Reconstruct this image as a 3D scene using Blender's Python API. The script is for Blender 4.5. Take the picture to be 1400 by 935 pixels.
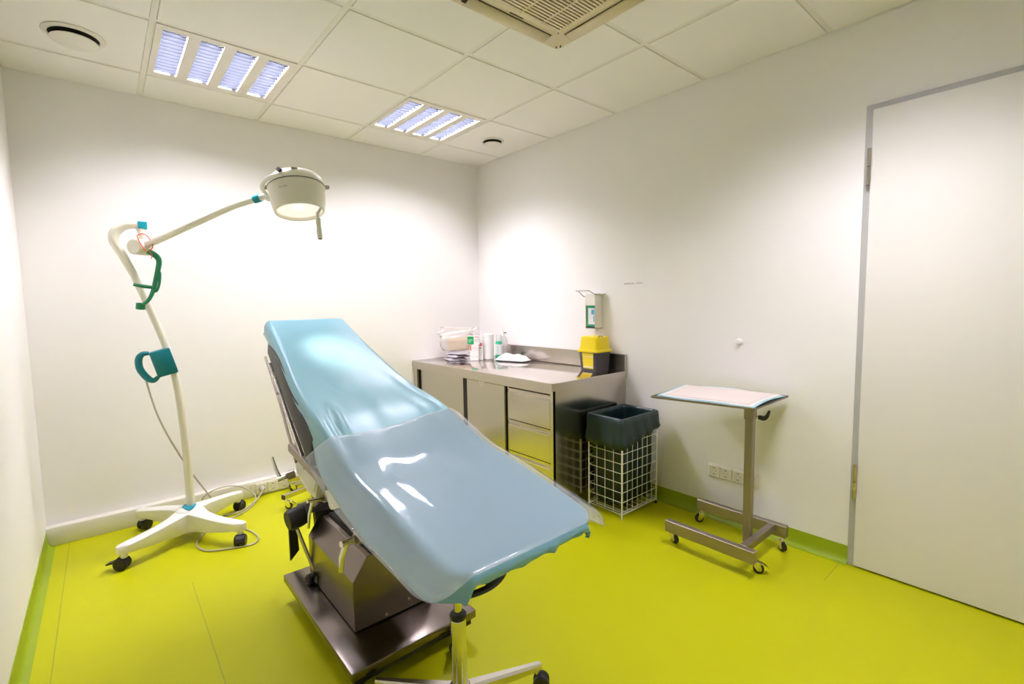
import bpy, bmesh, math, random
from mathutils import Vector, Matrix
random.seed(7)
PI = math.pi
scene = bpy.context.scene
for o in list(bpy.data.objects):
    bpy.data.objects.remove(o, do_unlink=True)
COL = scene.collection

# ------------------------------------------------------------------ camera
YAW, PITCH, ROLL = 0.7054, -0.0827, -0.0158
CAM = Vector((-2.7388, -3.6916, 1.3189))
FPX = 655.18
cy, sy, cp, sp = math.cos(YAW), math.sin(YAW), math.cos(PITCH), math.sin(PITCH)
fw = Vector((sy * cp, cy * cp, sp)); rt = Vector((cy, -sy, 0)); up = rt.cross(fw)
c, s = math.cos(ROLL), math.sin(ROLL)
r2 = rt * c + up * s; u2 = up * c - rt * s
cam = bpy.data.cameras.new('camera')
cam.sensor_width = 36.0; cam.sensor_fit = 'HORIZONTAL'; cam.lens = FPX / 1400 * 36
cam.clip_start = 0.02; cam.clip_end = 50
camo = bpy.data.objects.new('camera', cam); COL.objects.link(camo)
camo.matrix_world = Matrix(((r2.x, u2.x, -fw.x, CAM.x), (r2.y, u2.y, -fw.y, CAM.y), (r2.z, u2.z, -fw.z, CAM.z), (0, 0, 0, 1)))
scene.camera = camo

# ------------------------------------------------------------------ world, exposure
w = bpy.data.worlds.new('world'); scene.world = w; w.use_nodes = True
w.node_tree.nodes['Background'].inputs[0].default_value = (0.9, 0.95, 1, 1)
w.node_tree.nodes['Background'].inputs[1].default_value = 0.02
vs = scene.view_settings
vs.view_transform = 'Standard'; vs.look = 'None'; vs.gamma = 1; vs.use_curve_mapping = False
vs.exposure = 0.45
TUBE_STRENGTH = 190.0          # fluorescent tubes in the ceiling lights
LAMP_WATTS = 40.0             # examination lamp

# ------------------------------------------------------------------ room numbers
H = 2.5835; W = 3.0572; D = 4.45; T = 0.625
AY = -0.3645                  # first grid line in front of the back wall
X4 = -0.6107                  # first grid line beside the right wall
DOOR0, DOOR1, DOORH = -3.025, -4.13, 2.189

# ------------------------------------------------------------------ helpers
WL = {}
def mat(name, col, rough=0.5, metal=0.0, spec=0.5, bump=0.0, bscale=200, var=0.0, vscale=3, coat=0.0, aniso=None, alpha=1, trans=0, stretch=None, sheen=0):
    m = bpy.data.materials.new(name); m.use_nodes = True
    nt = m.node_tree; b = nt.nodes['Principled BSDF']
    b.inputs['Base Color'].default_value = (*col, 1); b.inputs['Roughness'].default_value = rough
    b.inputs['Metallic'].default_value = metal; b.inputs['Specular IOR Level'].default_value = spec
    b.inputs['Coat Weight'].default_value = coat; b.inputs['Transmission Weight'].default_value = trans
    if aniso: b.inputs['Anisotropic'].default_value = aniso
    tc = nt.nodes.new('ShaderNodeTexCoord'); mp = nt.nodes.new('ShaderNodeMapping')
    nt.links.new(tc.outputs['Object'], mp.inputs[0])
    if stretch: mp.inputs['Scale'].default_value = stretch
    if var:
        n = nt.nodes.new('ShaderNodeTexNoise'); n.inputs['Scale'].default_value = vscale; n.inputs['Detail'].default_value = 5
        nt.links.new(mp.outputs[0], n.inputs['Vector'])
        r = nt.nodes.new('ShaderNodeMapRange'); r.inputs[3].default_value = 1 - var; r.inputs[4].default_value = 1 + var
        nt.links.new(n.outputs[0], r.inputs[0])
        mx = nt.nodes.new('ShaderNodeVectorMath'); mx.operation = 'SCALE'; mx.inputs[0].default_value = col
        nt.links.new(r.outputs[0], mx.inputs['Scale']); nt.links.new(mx.outputs[0], b.inputs['Base Color'])
        r3 = nt.nodes.new('ShaderNodeMapRange'); r3.inputs[3].default_value = max(0.02, rough * 0.8); r3.inputs[4].default_value = min(1, rough * 1.2)
        nt.links.new(n.outputs[0], r3.inputs[0]); nt.links.new(r3.outputs[0], b.inputs['Roughness'])
    if bump:
        n2 = nt.nodes.new('ShaderNodeTexNoise'); n2.inputs['Scale'].default_value = bscale; n2.inputs['Detail'].default_value = 3
        nt.links.new(mp.outputs[0], n2.inputs['Vector'])
        bp = nt.nodes.new('ShaderNodeBump'); bp.inputs['Strength'].default_value = bump; bp.inputs['Distance'].default_value = 0.002
        nt.links.new(n2.outputs[0], bp.inputs['Height']); nt.links.new(bp.outputs[0], b.inputs['Normal'])
    return m
def emit(name, col, st):
    m = bpy.data.materials.new(name); m.use_nodes = True; nt = m.node_tree; nt.nodes.clear()
    e = nt.nodes.new('ShaderNodeEmission'); e.inputs[0].default_value = (*col, 1); e.inputs[1].default_value = st
    o = nt.nodes.new('ShaderNodeOutputMaterial'); nt.links.new(e.outputs[0], o.inputs[0]); return m
def film_mat(name, col, clear, rough):
    m = bpy.data.materials.new(name); m.use_nodes = True; nt = m.node_tree; b = nt.nodes['Principled BSDF']; o = nt.nodes['Material Output']
    b.inputs['Base Color'].default_value = (*col, 1); b.inputs['Roughness'].default_value = rough
    tr = nt.nodes.new('ShaderNodeBsdfTransparent'); tl = nt.nodes.new('ShaderNodeBsdfTranslucent'); tl.inputs[0].default_value = (*col, 1)
    m1 = nt.nodes.new('ShaderNodeMixShader'); m1.inputs[0].default_value = 0.3
    nt.links.new(b.outputs[0], m1.inputs[1]); nt.links.new(tl.outputs[0], m1.inputs[2])
    gl = nt.nodes.new('ShaderNodeBsdfGlossy'); gl.inputs['Roughness'].default_value = rough
    m2 = nt.nodes.new('ShaderNodeMixShader'); m2.inputs[0].default_value = clear
    nt.links.new(m1.outputs[0], m2.inputs[1]); nt.links.new(tr.outputs[0], m2.inputs[2])
    lw = nt.nodes.new('ShaderNodeLayerWeight'); lw.inputs[0].default_value = 0.5
    pw = nt.nodes.new('ShaderNodeMath'); pw.operation = 'POWER'; pw.inputs[1].default_value = 4.0; nt.links.new(lw.outputs['Facing'], pw.inputs[0])
    ad = nt.nodes.new('ShaderNodeMath'); ad.operation = 'MULTIPLY_ADD'; ad.inputs[1].default_value = 0.4; ad.inputs[2].default_value = 0.025; nt.links.new(pw.outputs[0], ad.inputs[0])
    m3 = nt.nodes.new('ShaderNodeMixShader'); nt.links.new(ad.outputs[0], m3.inputs[0])
    nt.links.new(m2.outputs[0], m3.inputs[1]); nt.links.new(gl.outputs[0], m3.inputs[2]); nt.links.new(m3.outputs[0], o.inputs[0])
    return m

M = {}
M['wall'] = mat('wall_paint', (0.905, 0.88, 0.845), 0.6, bump=0.08, bscale=350, var=0.012, vscale=1.2)
M['tile'] = mat('ceiling_tile', (0.89, 0.865, 0.82), 0.9, bump=0.25, bscale=500, var=0.02)
M['grid'] = mat('ceiling_grid_metal', (0.82, 0.79, 0.72), 0.6)
M['floor'] = mat('lime_vinyl', (0.52, 0.525, 0.003), 0.42, spec=0.2, var=0.035, vscale=2.0, bump=0.03, bscale=60)
M['cove'] = mat('green_cove_vinyl', (0.30, 0.40, 0.006), 0.4, var=0.04)
M['seam'] = mat('floor_weld_seam', (0.34, 0.36, 0.006), 0.5)
M['trunk'] = mat('white_trunking', (0.80, 0.77, 0.68), 0.4)
M['plastic'] = mat('white_plastic', (0.82, 0.79, 0.71), 0.35)
M['fixture'] = mat('luminaire_paint', (0.82, 0.78, 0.71), 0.5)
M['reflector'] = mat('luminaire_reflector', (0.85, 0.88, 0.95), 0.25, metal=0.6)
M['louvre'] = mat('louvre_blade', (0.019, 0.0205, 0.0245), 0.5, spec=0.0)
M['tube'] = emit('fluorescent_tube', (0.96, 0.915, 1.04), TUBE_STRENGTH)
M['door'] = mat('door_leaf', (0.80, 0.77, 0.71), 0.4, var=0.01)
M['frame'] = mat('door_frame_grey', (0.46, 0.45, 0.43), 0.45)
M['steel'] = mat('brushed_steel', (0.56, 0.52, 0.47), 0.26, metal=1.0, var=0.012, vscale=2)
M['steel_h'] = mat('brushed_steel_horizontal', (0.58, 0.53, 0.48), 0.2, metal=1.0, var=0.05, vscale=6, stretch=(1, 8, 1))
M['steel_top'] = mat('polished_steel_top', (0.74, 0.68, 0.64), 0.13, metal=1.0, var=0.04, vscale=4)
M['steel_side'] = mat('steel_side_panel', (0.58, 0.53, 0.46), 0.17, metal=1.0, var=0.05, vscale=5)
M['steel_box'] = mat('steel_motor_cover', (0.22, 0.187, 0.165), 0.24, metal=1.0, var=0.05, vscale=5)
M['tray_steel'] = mat('matt_steel', (0.33, 0.285, 0.235), 0.42, metal=0.85, var=0.05)
M['chrome'] = mat('chrome', (0.78, 0.76, 0.72), 0.1, metal=1.0)
M['alu'] = mat('polished_aluminium', (0.66, 0.63, 0.56), 0.22, metal=1.0)
M['black'] = mat('black_plastic', (0.012, 0.011, 0.012), 0.45)
M['rubber'] = mat('black_rubber', (0.02, 0.018, 0.019), 0.6, bump=0.1)
M['pad'] = mat('black_vinyl_pad', (0.012, 0.010, 0.010), 0.5, bump=0.15, bscale=120)
M['dgrey'] = mat('dark_grey_plastic', (0.055, 0.05, 0.052), 0.5)
M['dark'] = mat('dark_gap', (0.01, 0.009, 0.008), 0.8)
M['cream'] = mat('cream_lacquer', (0.80, 0.77, 0.64), 0.3)
M['white'] = mat('white_lacquer', (0.84, 0.82, 0.76), 0.3)
M['teal'] = mat('teal_plastic', (0.0, 0.17, 0.20), 0.4)
M['tealb'] = mat('bright_teal_plastic', (0.0, 0.30, 0.38), 0.4)
M['green'] = mat('green_plastic', (0.0, 0.19, 0.07), 0.4)
M['red'] = mat('red_rubber', (0.75, 0.08, 0.03), 0.5)
M['sheet'] = mat('blue_plastic_sheet', (0.215, 0.455, 0.535), 0.33, spec=0.4, bump=0.05, bscale=30)
M['film'] = film_mat('clear_vinyl_film', (0.80, 0.82, 0.92), 0.80, 0.08)
M['bagfilm'] = film_mat('clear_bag_film', (0.85, 0.82, 0.78), 0.6, 0.15)
M['clearb'] = film_mat('translucent_bottle', (0.86, 0.85, 0.83), 0.3, 0.2)
M['yellow'] = mat('yellow_plastic', (0.85, 0.66, 0.0), 0.35)
M['bag'] = mat('dark_green_bin_liner', (0.006, 0.022, 0.024), 0.3, bump=0.25, bscale=25)
M['paper'] = mat('white_paper', (0.84, 0.81, 0.78), 0.7)
M['padp'] = mat('absorbent_pad_pink_white', (0.80, 0.70, 0.65), 0.8, bump=0.1)
M['padb'] = mat('absorbent_pad_blue_edge', (0.42, 0.72, 0.82), 0.6)
M['tan'] = mat('tan_gauze', (0.80, 0.60, 0.36), 0.8, bump=0.3, bscale=80)
M['packet'] = mat('grey_sterile_packet', (0.42, 0.38, 0.40), 0.3, bump=0.3, bscale=40)
M['labelg'] = mat('green_label', (0.0, 0.36, 0.09), 0.5)
M['bottleg'] = mat('green_bottle_plastic', (0.02, 0.42, 0.22), 0.35)
M['capg'] = mat('dark_green_cap', (0.0, 0.22, 0.09), 0.35)
M['labelw'] = mat('white_label', (0.80, 0.80, 0.80), 0.5)
M['labelb'] = mat('blue_print', (0.05, 0.35, 0.55), 0.5)
M['redp'] = mat('red_print', (0.75, 0.16, 0.15), 0.5)
M['print'] = mat('grey_print', (0.30, 0.27, 0.26), 0.6)
M['acp'] = mat('cream_ac_plastic', (0.70, 0.61, 0.40), 0.45)
M['acslot'] = mat('ac_dark_gap', (0.06, 0.035, 0.02), 0.8)
M['faint'] = mat('faint_print', (0.52, 0.49, 0.46), 0.6)
M['wire'] = mat('white_wire', (0.82, 0.80, 0.70), 0.4)
M['cable'] = mat('grey_cable', (0.50, 0.45, 0.36), 0.5)
M['socket'] = mat('socket_plastic', (0.78, 0.74, 0.60), 0.35)
M['glow'] = emit('lamp_lens_glow', (1.0, 0.86, 0.70), 0.85)
M['bulb'] = emit('lamp_bulb_glow', (1.0, 0.94, 0.82), 2.2)

def _link(name, me, material, parent, smooth, origin):
    if me.name.startswith('tmp'): me.name = name
    o = bpy.data.objects.new(name, me); COL.objects.link(o)
    if parent is not None:
        o.parent = parent; WL[o] = WL[parent]
    else:
        o.location = origin; WL[o] = origin
    return o
def obj(name, bm, material, parent=None, smooth=False, origin=None, sharp=0.6):
    me = bpy.data.meshes.new('tmp_' + name)
    bmesh.ops.recalc_face_normals(bm, faces=bm.faces)
    if parent is not None: org = WL[parent]
    else:
        if origin is None:
            xs = [v.co for v in bm.verts]
            org = Vector(((min(v.x for v in xs) + max(v.x for v in xs)) / 2, (min(v.y for v in xs) + max(v.y for v in xs)) / 2, min(v.z for v in xs)))
        else: org = Vector(origin)
    bmesh.ops.translate(bm, verts=bm.verts, vec=-org)
    bm.to_mesh(me); bm.free()
    if smooth:
        me.polygons.foreach_set('use_smooth', [True] * len(me.polygons))
        me.set_sharp_from_angle(angle=sharp)
    for mm in (material if isinstance(material, (list, tuple)) else [material]): me.materials.append(M[mm])
    return _link(name, me, material, parent, smooth, org)
def tag(o, label=None, cat=None, group=None, kind=None):
    if label: o['label'] = label
    if cat: o['category'] = cat
    if group: o['group'] = group
    if kind: o['kind'] = kind
    return o
def thing(name, loc, label, cat, group=None):
    o = bpy.data.objects.new(name, None); COL.objects.link(o); o.empty_display_size = 0.1
    o.location = loc; WL[o] = Vector(loc)
    return tag(o, label, cat, group)
def B(): return bmesh.new()
def box(bm, lo, hi, bev=0.0, mt=None, seg=1, mi=0):
    lo = Vector(lo); hi = Vector(hi)
    r = bmesh.ops.create_cube(bm, size=1.0); vsn = r['verts']
    sc = hi - lo; ce = (hi + lo) / 2
    for v in vsn: v.co = Vector((v.co.x * sc.x, v.co.y * sc.y, v.co.z * sc.z)) + ce
    fs = {f for v in vsn for f in v.link_faces}
    if bev > 0:
        es = list({e for v in vsn for e in v.link_edges})
        rr = bmesh.ops.bevel(bm, geom=es, offset=bev, segments=seg, affect='EDGES', profile=0.5)
        vsn = list({v for f in rr['faces'] for v in f.verts} | {v for v in vsn if v.is_valid})
        fs = {f for v in vsn for f in v.link_faces}
    for f in fs: f.material_index = mi
    if mt is not None:
        for v in vsn: v.co = mt @ v.co
    return bm
def frame_of(d):
    d = d.normalized(); a = Vector((0, 0, 1)) if abs(d.z) < 0.9 else Vector((1, 0, 0))
    u = d.cross(a).normalized(); return u, d.cross(u).normalized()
def tube(bm, pts, r, n=10, caps=True, closed=False, sub=0, flat=None, mi=0):
    pts = [Vector(p) for p in pts]
    rs = list(r) if isinstance(r, (list, tuple)) else [r] * len(pts)
    if sub:
        q = []; rq = []; N = len(pts); rng = N if closed else N - 1
        for i in range(rng):
            g = lambda k: pts[k % N] if closed else pts[min(max(k, 0), N - 1)]
            p0, p1, p2, p3 = g(i - 1), g(i), g(i + 1), g(i + 2)
            for k in range(sub):
                t = k / sub
                q.append(0.5 * ((2 * p1) + (p2 - p0) * t + (2 * p0 - 5 * p1 + 4 * p2 - p3) * t * t + (3 * p1 - p0 - 3 * p2 + p3) * t ** 3))
                rq.append(rs[i] * (1 - t) + rs[(i + 1) % N] * t)
        if not closed: q.append(pts[-1]); rq.append(rs[-1])
        pts, rs = q, rq
    N = len(pts); rings = []; u = None
    for i, p in enumerate(pts):
        if closed: d = pts[(i + 1) % N] - pts[i - 1]
        else: d = pts[min(i + 1, N - 1)] - pts[max(i - 1, 0)]
        d = d.normalized() if d.length > 1e-9 else Vector((0, 0, 1))
        if u is None: u, v = frame_of(d)
        else:
            u = (u - d * u.dot(d)); u = u.normalized() if u.length > 1e-6 else frame_of(d)[0]
            v = d.cross(u)
        fx, fy = flat if flat else (1, 1)
        rings.append([bm.verts.new(p + (u * math.cos(a) * fx + v * math.sin(a) * fy) * rs[i]) for a in [2 * PI * k / n for k in range(n)]])
    fs = []
    for i in range(N if closed else N - 1):
        a, b2 = rings[i], rings[(i + 1) % N]
        for k in range(n): fs.append(bm.faces.new((a[k], a[(k + 1) % n], b2[(k + 1) % n], b2[k])))
    if caps and not closed:
        fs.append(bm.faces.new(rings[0][::-1])); fs.append(bm.faces.new(rings[-1]))
    for f in fs: f.material_index = mi
    return bm
def cyl(bm, a, b, r, n=16, r2=None, mi=0): return tube(bm, [a, b], [r, r if r2 is None else r2], n, mi=mi)
def lathe(bm, prof, origin=(0, 0, 0), axis=(0, 0, 1), n=24, mi=0, close=False):
    origin = Vector(origin); ax = Vector(axis).normalized(); u, v = frame_of(ax); rings = []
    for (r, z) in prof:
        if r < 1e-6: rings.append([bm.verts.new(origin + ax * z)])
        else: rings.append([bm.verts.new(origin + ax * z + (u * math.cos(2 * PI * k / n) + v * math.sin(2 * PI * k / n)) * r) for k in range(n)])
    pairs = list(zip(rings, rings[1:])) + ([(rings[-1], rings[0])] if close else [])
    for a, b2 in pairs:
        for k in range(n):
            q = [a[k % len(a)], a[(k + 1) % n % len(a)], b2[(k + 1) % n % len(b2)], b2[k % len(b2)]]
            qq = []
            for x in q:
                if x not in qq: qq.append(x)
            if len(qq) > 2: bm.faces.new(qq).material_index = mi
    return bm
def prism(bm, poly, mapf, t0, t1, bev=0.0, mi=0):
    "poly: 2D points; mapf(u,v,t)->world"
    a = [bm.verts.new(Vector(mapf(u, v, t0))) for u, v in poly]; b2 = [bm.verts.new(Vector(mapf(u, v, t1))) for u, v in poly]
    fs = [bm.faces.new(a), bm.faces.new(b2[::-1])]
    n = len(poly)
    for i in range(n): fs.append(bm.faces.new((a[i], b2[i], b2[(i + 1) % n], a[(i + 1) % n])))
    if bev:
        es = list({e for f in fs for e in f.edges}); bmesh.ops.bevel(bm, geom=es, offset=bev, segments=2, affect='EDGES', profile=0.5)
    for f in bm.faces:
        if f in fs: f.material_index = mi
    return bm
def rrect(x0, x1, y0, y1, r, n=4):
    out = []
    for cx, cy_, a0 in ((x1 - r, y1 - r, 0), (x0 + r, y1 - r, PI / 2), (x0 + r, y0 + r, PI), (x1 - r, y0 + r, 1.5 * PI)):
        for k in range(n + 1):
            a = a0 + PI / 2 * k / n; out.append((cx + r * math.cos(a), cy_ + r * math.sin(a)))
    return out
def grid_mesh(bm, P, mi=0):
    "P: rows of points -> quads"
    V = [[bm.verts.new(Vector(p)) for p in row] for row in P]
    for i in range(len(V) - 1):
        for j in range(len(V[0]) - 1):
            bm.faces.new((V[i][j], V[i + 1][j], V[i + 1][j + 1], V[i][j + 1])).material_index = mi
    return V
def solid(o, t, off=0):
    m = o.modifiers.new('thickness', 'SOLIDIFY'); m.thickness = t; m.offset = off; return o
def lerp(tab, x):
    if x <= tab[0][0]: return tab[0][1]
    for (a, fa), (b, fb) in zip(tab, tab[1:]):
        if x <= b: return fa + (fb - fa) * (x - a) / (b - a)
    return tab[-1][1]
def smooth_lerp(tab, x):
    "Catmull-Rom through (x,y) knots"
    n = len(tab)
    if x <= tab[0][0]: return tab[0][1]
    if x >= tab[-1][0]: return tab[-1][1]
    for i in range(n - 1):
        if x <= tab[i + 1][0]:
            x0, y0 = tab[i]; x1, y1 = tab[i + 1]
            m = lambda k: (tab[min(k + 1, n - 1)][1] - tab[max(k - 1, 0)][1]) / (tab[min(k + 1, n - 1)][0] - tab[max(k - 1, 0)][0])
            h = x1 - x0; t = (x - x0) / h
            return (2 * t ** 3 - 3 * t * t + 1) * y0 + (t ** 3 - 2 * t * t + t) * h * m(i) + (-2 * t ** 3 + 3 * t * t) * y1 + (t ** 3 - t * t) * h * m(i + 1)

# ================================================================== SETTING
bm = B(); box(bm, (-W - 0.12, -D - 0.12, -0.1), (0.12, 0.12, 0)); floor = tag(obj('floor', bm, 'floor'), 'lime green vinyl floor', kind='structure')
for (xa, ya, yb) in ((-2.965, -0.07, -4.4), (-2.495, -1.0, -4.4)):
    bm = B(); box(bm, (xa - 0.0015, yb, 0.0), (xa + 0.0015, ya, 0.0006)); obj('weld_seam', bm, 'seam', floor)
bm = B(); box(bm, (-0.25, -2.999, 0.0), (-0.02, -2.996, 0.0006)); obj('weld_seam', bm, 'seam', floor)
bm = B(); box(bm, (-W - 0.12, 0, 0), (0.12, 0.12, H + 0.2)); tag(obj('wall_back', bm, 'wall'), 'white painted back wall', kind='structure')
bm = B(); box(bm, (-W - 0.12, -D, 0), (-W, 0, H + 0.2)); tag(obj('wall_left', bm, 'wall'), 'white painted left wall', kind='structure')
bm = B(); box(bm, (-W - 0.12, -D - 0.12, 0), (0.12, -D, H + 0.2)); tag(obj('wall_front', bm, 'wall'), 'white wall behind the camera', kind='structure')
bm = B()
box(bm, (0, DOOR0, 0), (0.12, 0, H + 0.2)); box(bm, (0, -D, 0), (0.12, DOOR1, H + 0.2)); box(bm, (0, DOOR1, DOORH), (0.12, DOOR0, H + 0.2))
tag(obj('wall_right', bm, 'wall'), 'white painted right wall with the doorway', kind='structure')

# ceiling: slab, T-bar grid and one object for each tile
bm = B(); box(bm, (-W - 0.12, -D - 0.12, H + 0.2), (0.12, 0.12, H + 0.26)); ceiling = tag(obj('ceiling', bm, 'grid'), 'white suspended tile ceiling', kind='structure')
GX = [0.0] + [X4 - T * k for k in range(4)] + [-W]
GY = [0.0] + [AY - T * k for k in range(7)] + [-D]
bm = B()
for x in GX[1:-1]: box(bm, (x - 0.012, -D, H), (x + 0.012, 0, H + 0.03))
for y in GY[1:-1]: box(bm, (-W, y - 0.012, H + 0.0002), (0, y + 0.012, H + 0.0302))
for (a, b2) in (((-W, -0.02, H + 0.0004), (0, 0, H + 0.03)), ((-0.02, -D, H + 0.0006), (0, 0, H + 0.03)), ((-W, -D, H + 0.0006), (-W + 0.02, 0, H + 0.03)), ((-W, -D, H + 0.0004), (0, -D + 0.02, H + 0.03))): box(bm, a, b2)
obj('ceiling_grid', bm, 'grid', ceiling)
LIGHTS = {(1, 1), (3, 1), (1, 5)}
ACX0, ACX1, ACY0, ACY1 = -1.66, -0.955, -2.68, -1.975
for i in range(len(GX) - 1):
    for j in range(len(GY) - 1):
        if (i, j) in LIGHTS: continue
        x1, x0 = GX[i], GX[i + 1]; y1, y0 = GY[j], GY[j + 1]
        gx1 = 0.004 if i == 0 else 0.0135; gx0 = 0.004 if i == len(GX) - 2 else 0.0135
        gy1 = 0.004 if j == 0 else 0.0135; gy0 = 0.004 if j == len(GY) - 2 else 0.0135
        bm = B(); box(bm, (x0 + gx0, y0 + gy0, H - 0.004), (x1 - gx1, y1 - gy1, H + 0.012), bev=0.0025)
        obj('ceiling_tile', bm, 'tile', ceiling)

# door with frame and hinges
FW = 0.047
LY = DOOR0 - 0.026
door = thing('door_1', (0, (DOOR0 + DOOR1) / 2, 0), 'white door leaf in a grey steel frame in the right wall', None)
door['kind'] = 'structure'
bm = B(); box(bm, (-0.022, DOOR1 + 0.024, 0.008), (0.03, LY, DOORH - 0.024), bev=0.003); obj('door_leaf', bm, 'door', door)
bm = B()
box(bm, (-0.012, DOOR0 - FW, 0), (0.1, DOOR0 + 0.001, DOORH), bev=0.002); box(bm, (-0.012, DOOR1, 0), (0.1, DOOR1 + FW, DOORH), bev=0.002)
box(bm, (-0.0125, DOOR1, DOORH - FW), (0.1, DOOR0 + 0.001, DOORH), bev=0.002)
for v in bm.verts:
    pass
fr_o = obj('door_frame', bm, 'frame', door)
for z in (1.91, 0.43):
    bm = B(); cyl(bm, (-0.030, LY + 0.006, z - 0.082), (-0.030, LY + 0.006, z - 0.003), 0.0085, 12); cyl(bm, (-0.030, LY + 0.006, z + 0.003), (-0.030, LY + 0.006, z + 0.082), 0.0085, 12)
    box(bm, (-0.0285, LY + 0.002, z - 0.07), (-0.0125, LY + 0.012, z + 0.07)); obj('hinge', bm, 'steel', door, smooth=True)
bm = B(); box(bm, (0.02, DOOR1, 0.0), (0.1, DOOR0, 0.008)); obj('leaf_gap_shade', bm, 'dark', door)  # dark strip paints the shade in the gap under the leaf
bm = B(); cyl(bm, (-0.022, -4.03, 1.05), (-0.07, -4.03, 1.05), 0.01); tube(bm, [(-0.065, -4.03, 1.05), (-0.07, -4.0, 1.05), (-0.07, -3.9, 1.05)], 0.009, sub=4); obj('door_handle', bm, 'chrome', door, smooth=True)

# cove skirting (swept profile with a concave foot)
def cove(name, wall, a, b, h, label):
    prof = [(0.0, 0.0), (0.035, 0.0), (0.035, 0.001), (0.024, 0.004), (0.014, 0.011), (0.007, 0.022), (0.0035, 0.036), (0.003, h), (0.0, h)]
    bm = B()
    if wall == 'right': prism(bm, prof, lambda u, v, t: (-u, t, v), a, b)
    else: prism(bm, prof, lambda u, v, t: (-W + u, t, v), a, b)
    tag(obj(name, bm, 'cove', smooth=True), label, kind='structure')
cove('baseboard_right', 'right', -3.024, -1.72, 0.088, 'green coved vinyl skirting on the right wall')
cove('baseboard_left', 'left', -D, -0.061, 0.085, 'green coved vinyl skirting on the left wall')
bm = B(); box(bm, (-W, -0.06, 0.0), (-0.745, 0, 0.106), bev=0.004, seg=2); trunk = tag(obj('trim_1', bm, 'trunk', smooth=True), 'white cable trunking along the foot of the back wall', kind='structure')

# ================================================================== CEILING FITTINGS
def ceiling_light(i, j, label):
    x1, x0 = GX[i], GX[i + 1]; y1, y0 = GY[j], GY[j + 1]; cx, cyy = (x0 + x1) / 2, (y0 + y1) / 2; zf = H - 0.004
    t = thing('ceiling_light', (cx, cyy, zf), label, 'ceiling light', 'louvred ceiling lights')
    hw, sw, sl = 0.298, 0.049, 0.255
    xs = [-0.222, -0.074, 0.074, 0.222]
    bm = B()
    cuts = [-hw] + [v for x in xs for v in (x - sw, x + sw)] + [hw]
    for k in range(0, len(cuts), 2): box(bm, (cx + cuts[k], cyy - sl, zf), (cx + cuts[k + 1], cyy + sl, zf + 0.006))
    box(bm, (cx - hw, cyy - hw, zf), (cx + hw, cyy - sl, zf + 0.006)); box(bm, (cx - hw, cyy + sl, zf), (cx + hw, cyy + hw, zf + 0.006))
    obj('face_plate', bm, 'fixture', t)
    bm = B(); box(bm, (cx - hw, cyy - hw, zf + 0.0945), (cx + hw, cyy + hw, zf + 0.1))
    for sx in (-1, 1): box(bm, (cx + sx * hw - 0.002, cyy - hw, zf + 0.006), (cx + sx * hw + 0.002, cyy + hw, zf + 0.0945)); box(bm, (cx - hw, cyy + sx * hw - 0.002, zf + 0.006), (cx + hw, cyy + sx * hw + 0.002, zf + 0.0945))
    obj('housing', bm, 'fixture', t)
    for x in xs:
        bm = B(); X = cx + x
        prof = [(-sw, 0.004), (-sw, 0.045), (-0.03, 0.075), (0, 0.083), (0.03, 0.075), (sw, 0.045), (sw, 0.004)]
        V = grid_mesh(bm, [[(X + u, yy, zf + v) for u, v in prof] for yy in (cyy - sl, cyy + sl)])
        bm.faces.new(V[0]); bm.faces.new(V[1])
        rf = obj('reflector', bm, 'reflector', t)
        bm = B(); cyl(bm, (X, cyy - sl + 0.012, zf + 0.044), (X, cyy + sl - 0.012, zf + 0.044), 0.0115, 10); obj('fluorescent_tube', bm, 'tube', rf, smooth=True)
        bm = B()
        for k in range(13):
            yy = cyy - sl + 2 * sl * (k + 0.5) / 13
            P = [[(X - sw + 0.001, yy + 0.001, zf + 0.003), (X + sw - 0.001, yy + 0.001, zf + 0.003)], [(X - sw + 0.001, yy - 0.001, zf + 0.023), (X + sw - 0.001, yy - 0.001, zf + 0.023)]]
            box(bm, (X - sw + 0.001, yy - 0.0012, zf + 0.003), (X + sw - 0.001, yy + 0.0012, zf + 0.023))
        obj('louvre', bm, 'louvre', rf)
        for sy_ in (-1, 1):
            bm = B(); box(bm, (X + 0.02, cyy + sy_ * (sl - 0.012) - 0.004, zf - 0.003), (X + 0.04, cyy + sy_ * (sl - 0.012) + 0.004, zf + 0.004)); obj('clip', bm, 'dgrey', rf)
ceiling_light(3, 1, 'recessed ceiling light with four louvred tubes beside the round valve near the left corner')
ceiling_light(1, 1, 'recessed ceiling light with four louvred tubes towards the far corner, farther of the two')
ceiling_light(1, 5, 'recessed ceiling light with four louvred tubes over the door end of the room')

def valve(x, y, r, label):
    t = thing('ceiling_valve', (x, y, H - 0.006), label, 'air valve', 'round ceiling air valves'); z = H - 0.006
    bm = B(); lathe(bm, [(r * 1.04, 0.0), (r * 1.30, 0.0), (r * 1.28, -0.004), (r * 1.16, -0.009), (r * 1.04, -0.008)], (x, y, z), n=40, close=True); obj('rim', bm, 'plastic', t, smooth=True)
    bm = B(); lathe(bm, [(0, -0.001), (r * 1.035, -0.001), (r * 1.035, -0.004), (0, -0.004)], (x, y, z), n=32); obj('throat', bm, 'dark', t)
    bm = B(); lathe(bm, [(0, -0.022), (r * 0.9, -0.022), (r * 0.98, -0.024), (r, -0.027), (r * 0.9, -0.033), (0, -0.038)], (x, y, z), n=40); obj('disc', bm, 'plastic', t, smooth=True)
    bm = B(); cyl(bm, (x, y, z - 0.002), (x, y, z - 0.02), 0.012); obj('stem', bm, 'dark', t)
valve(-2.755, -0.625, 0.088, 'round white air valve in the ceiling at the left')
valve(-0.330, -0.665, 0.070, 'round white air valve in the ceiling near the far corner')

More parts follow.
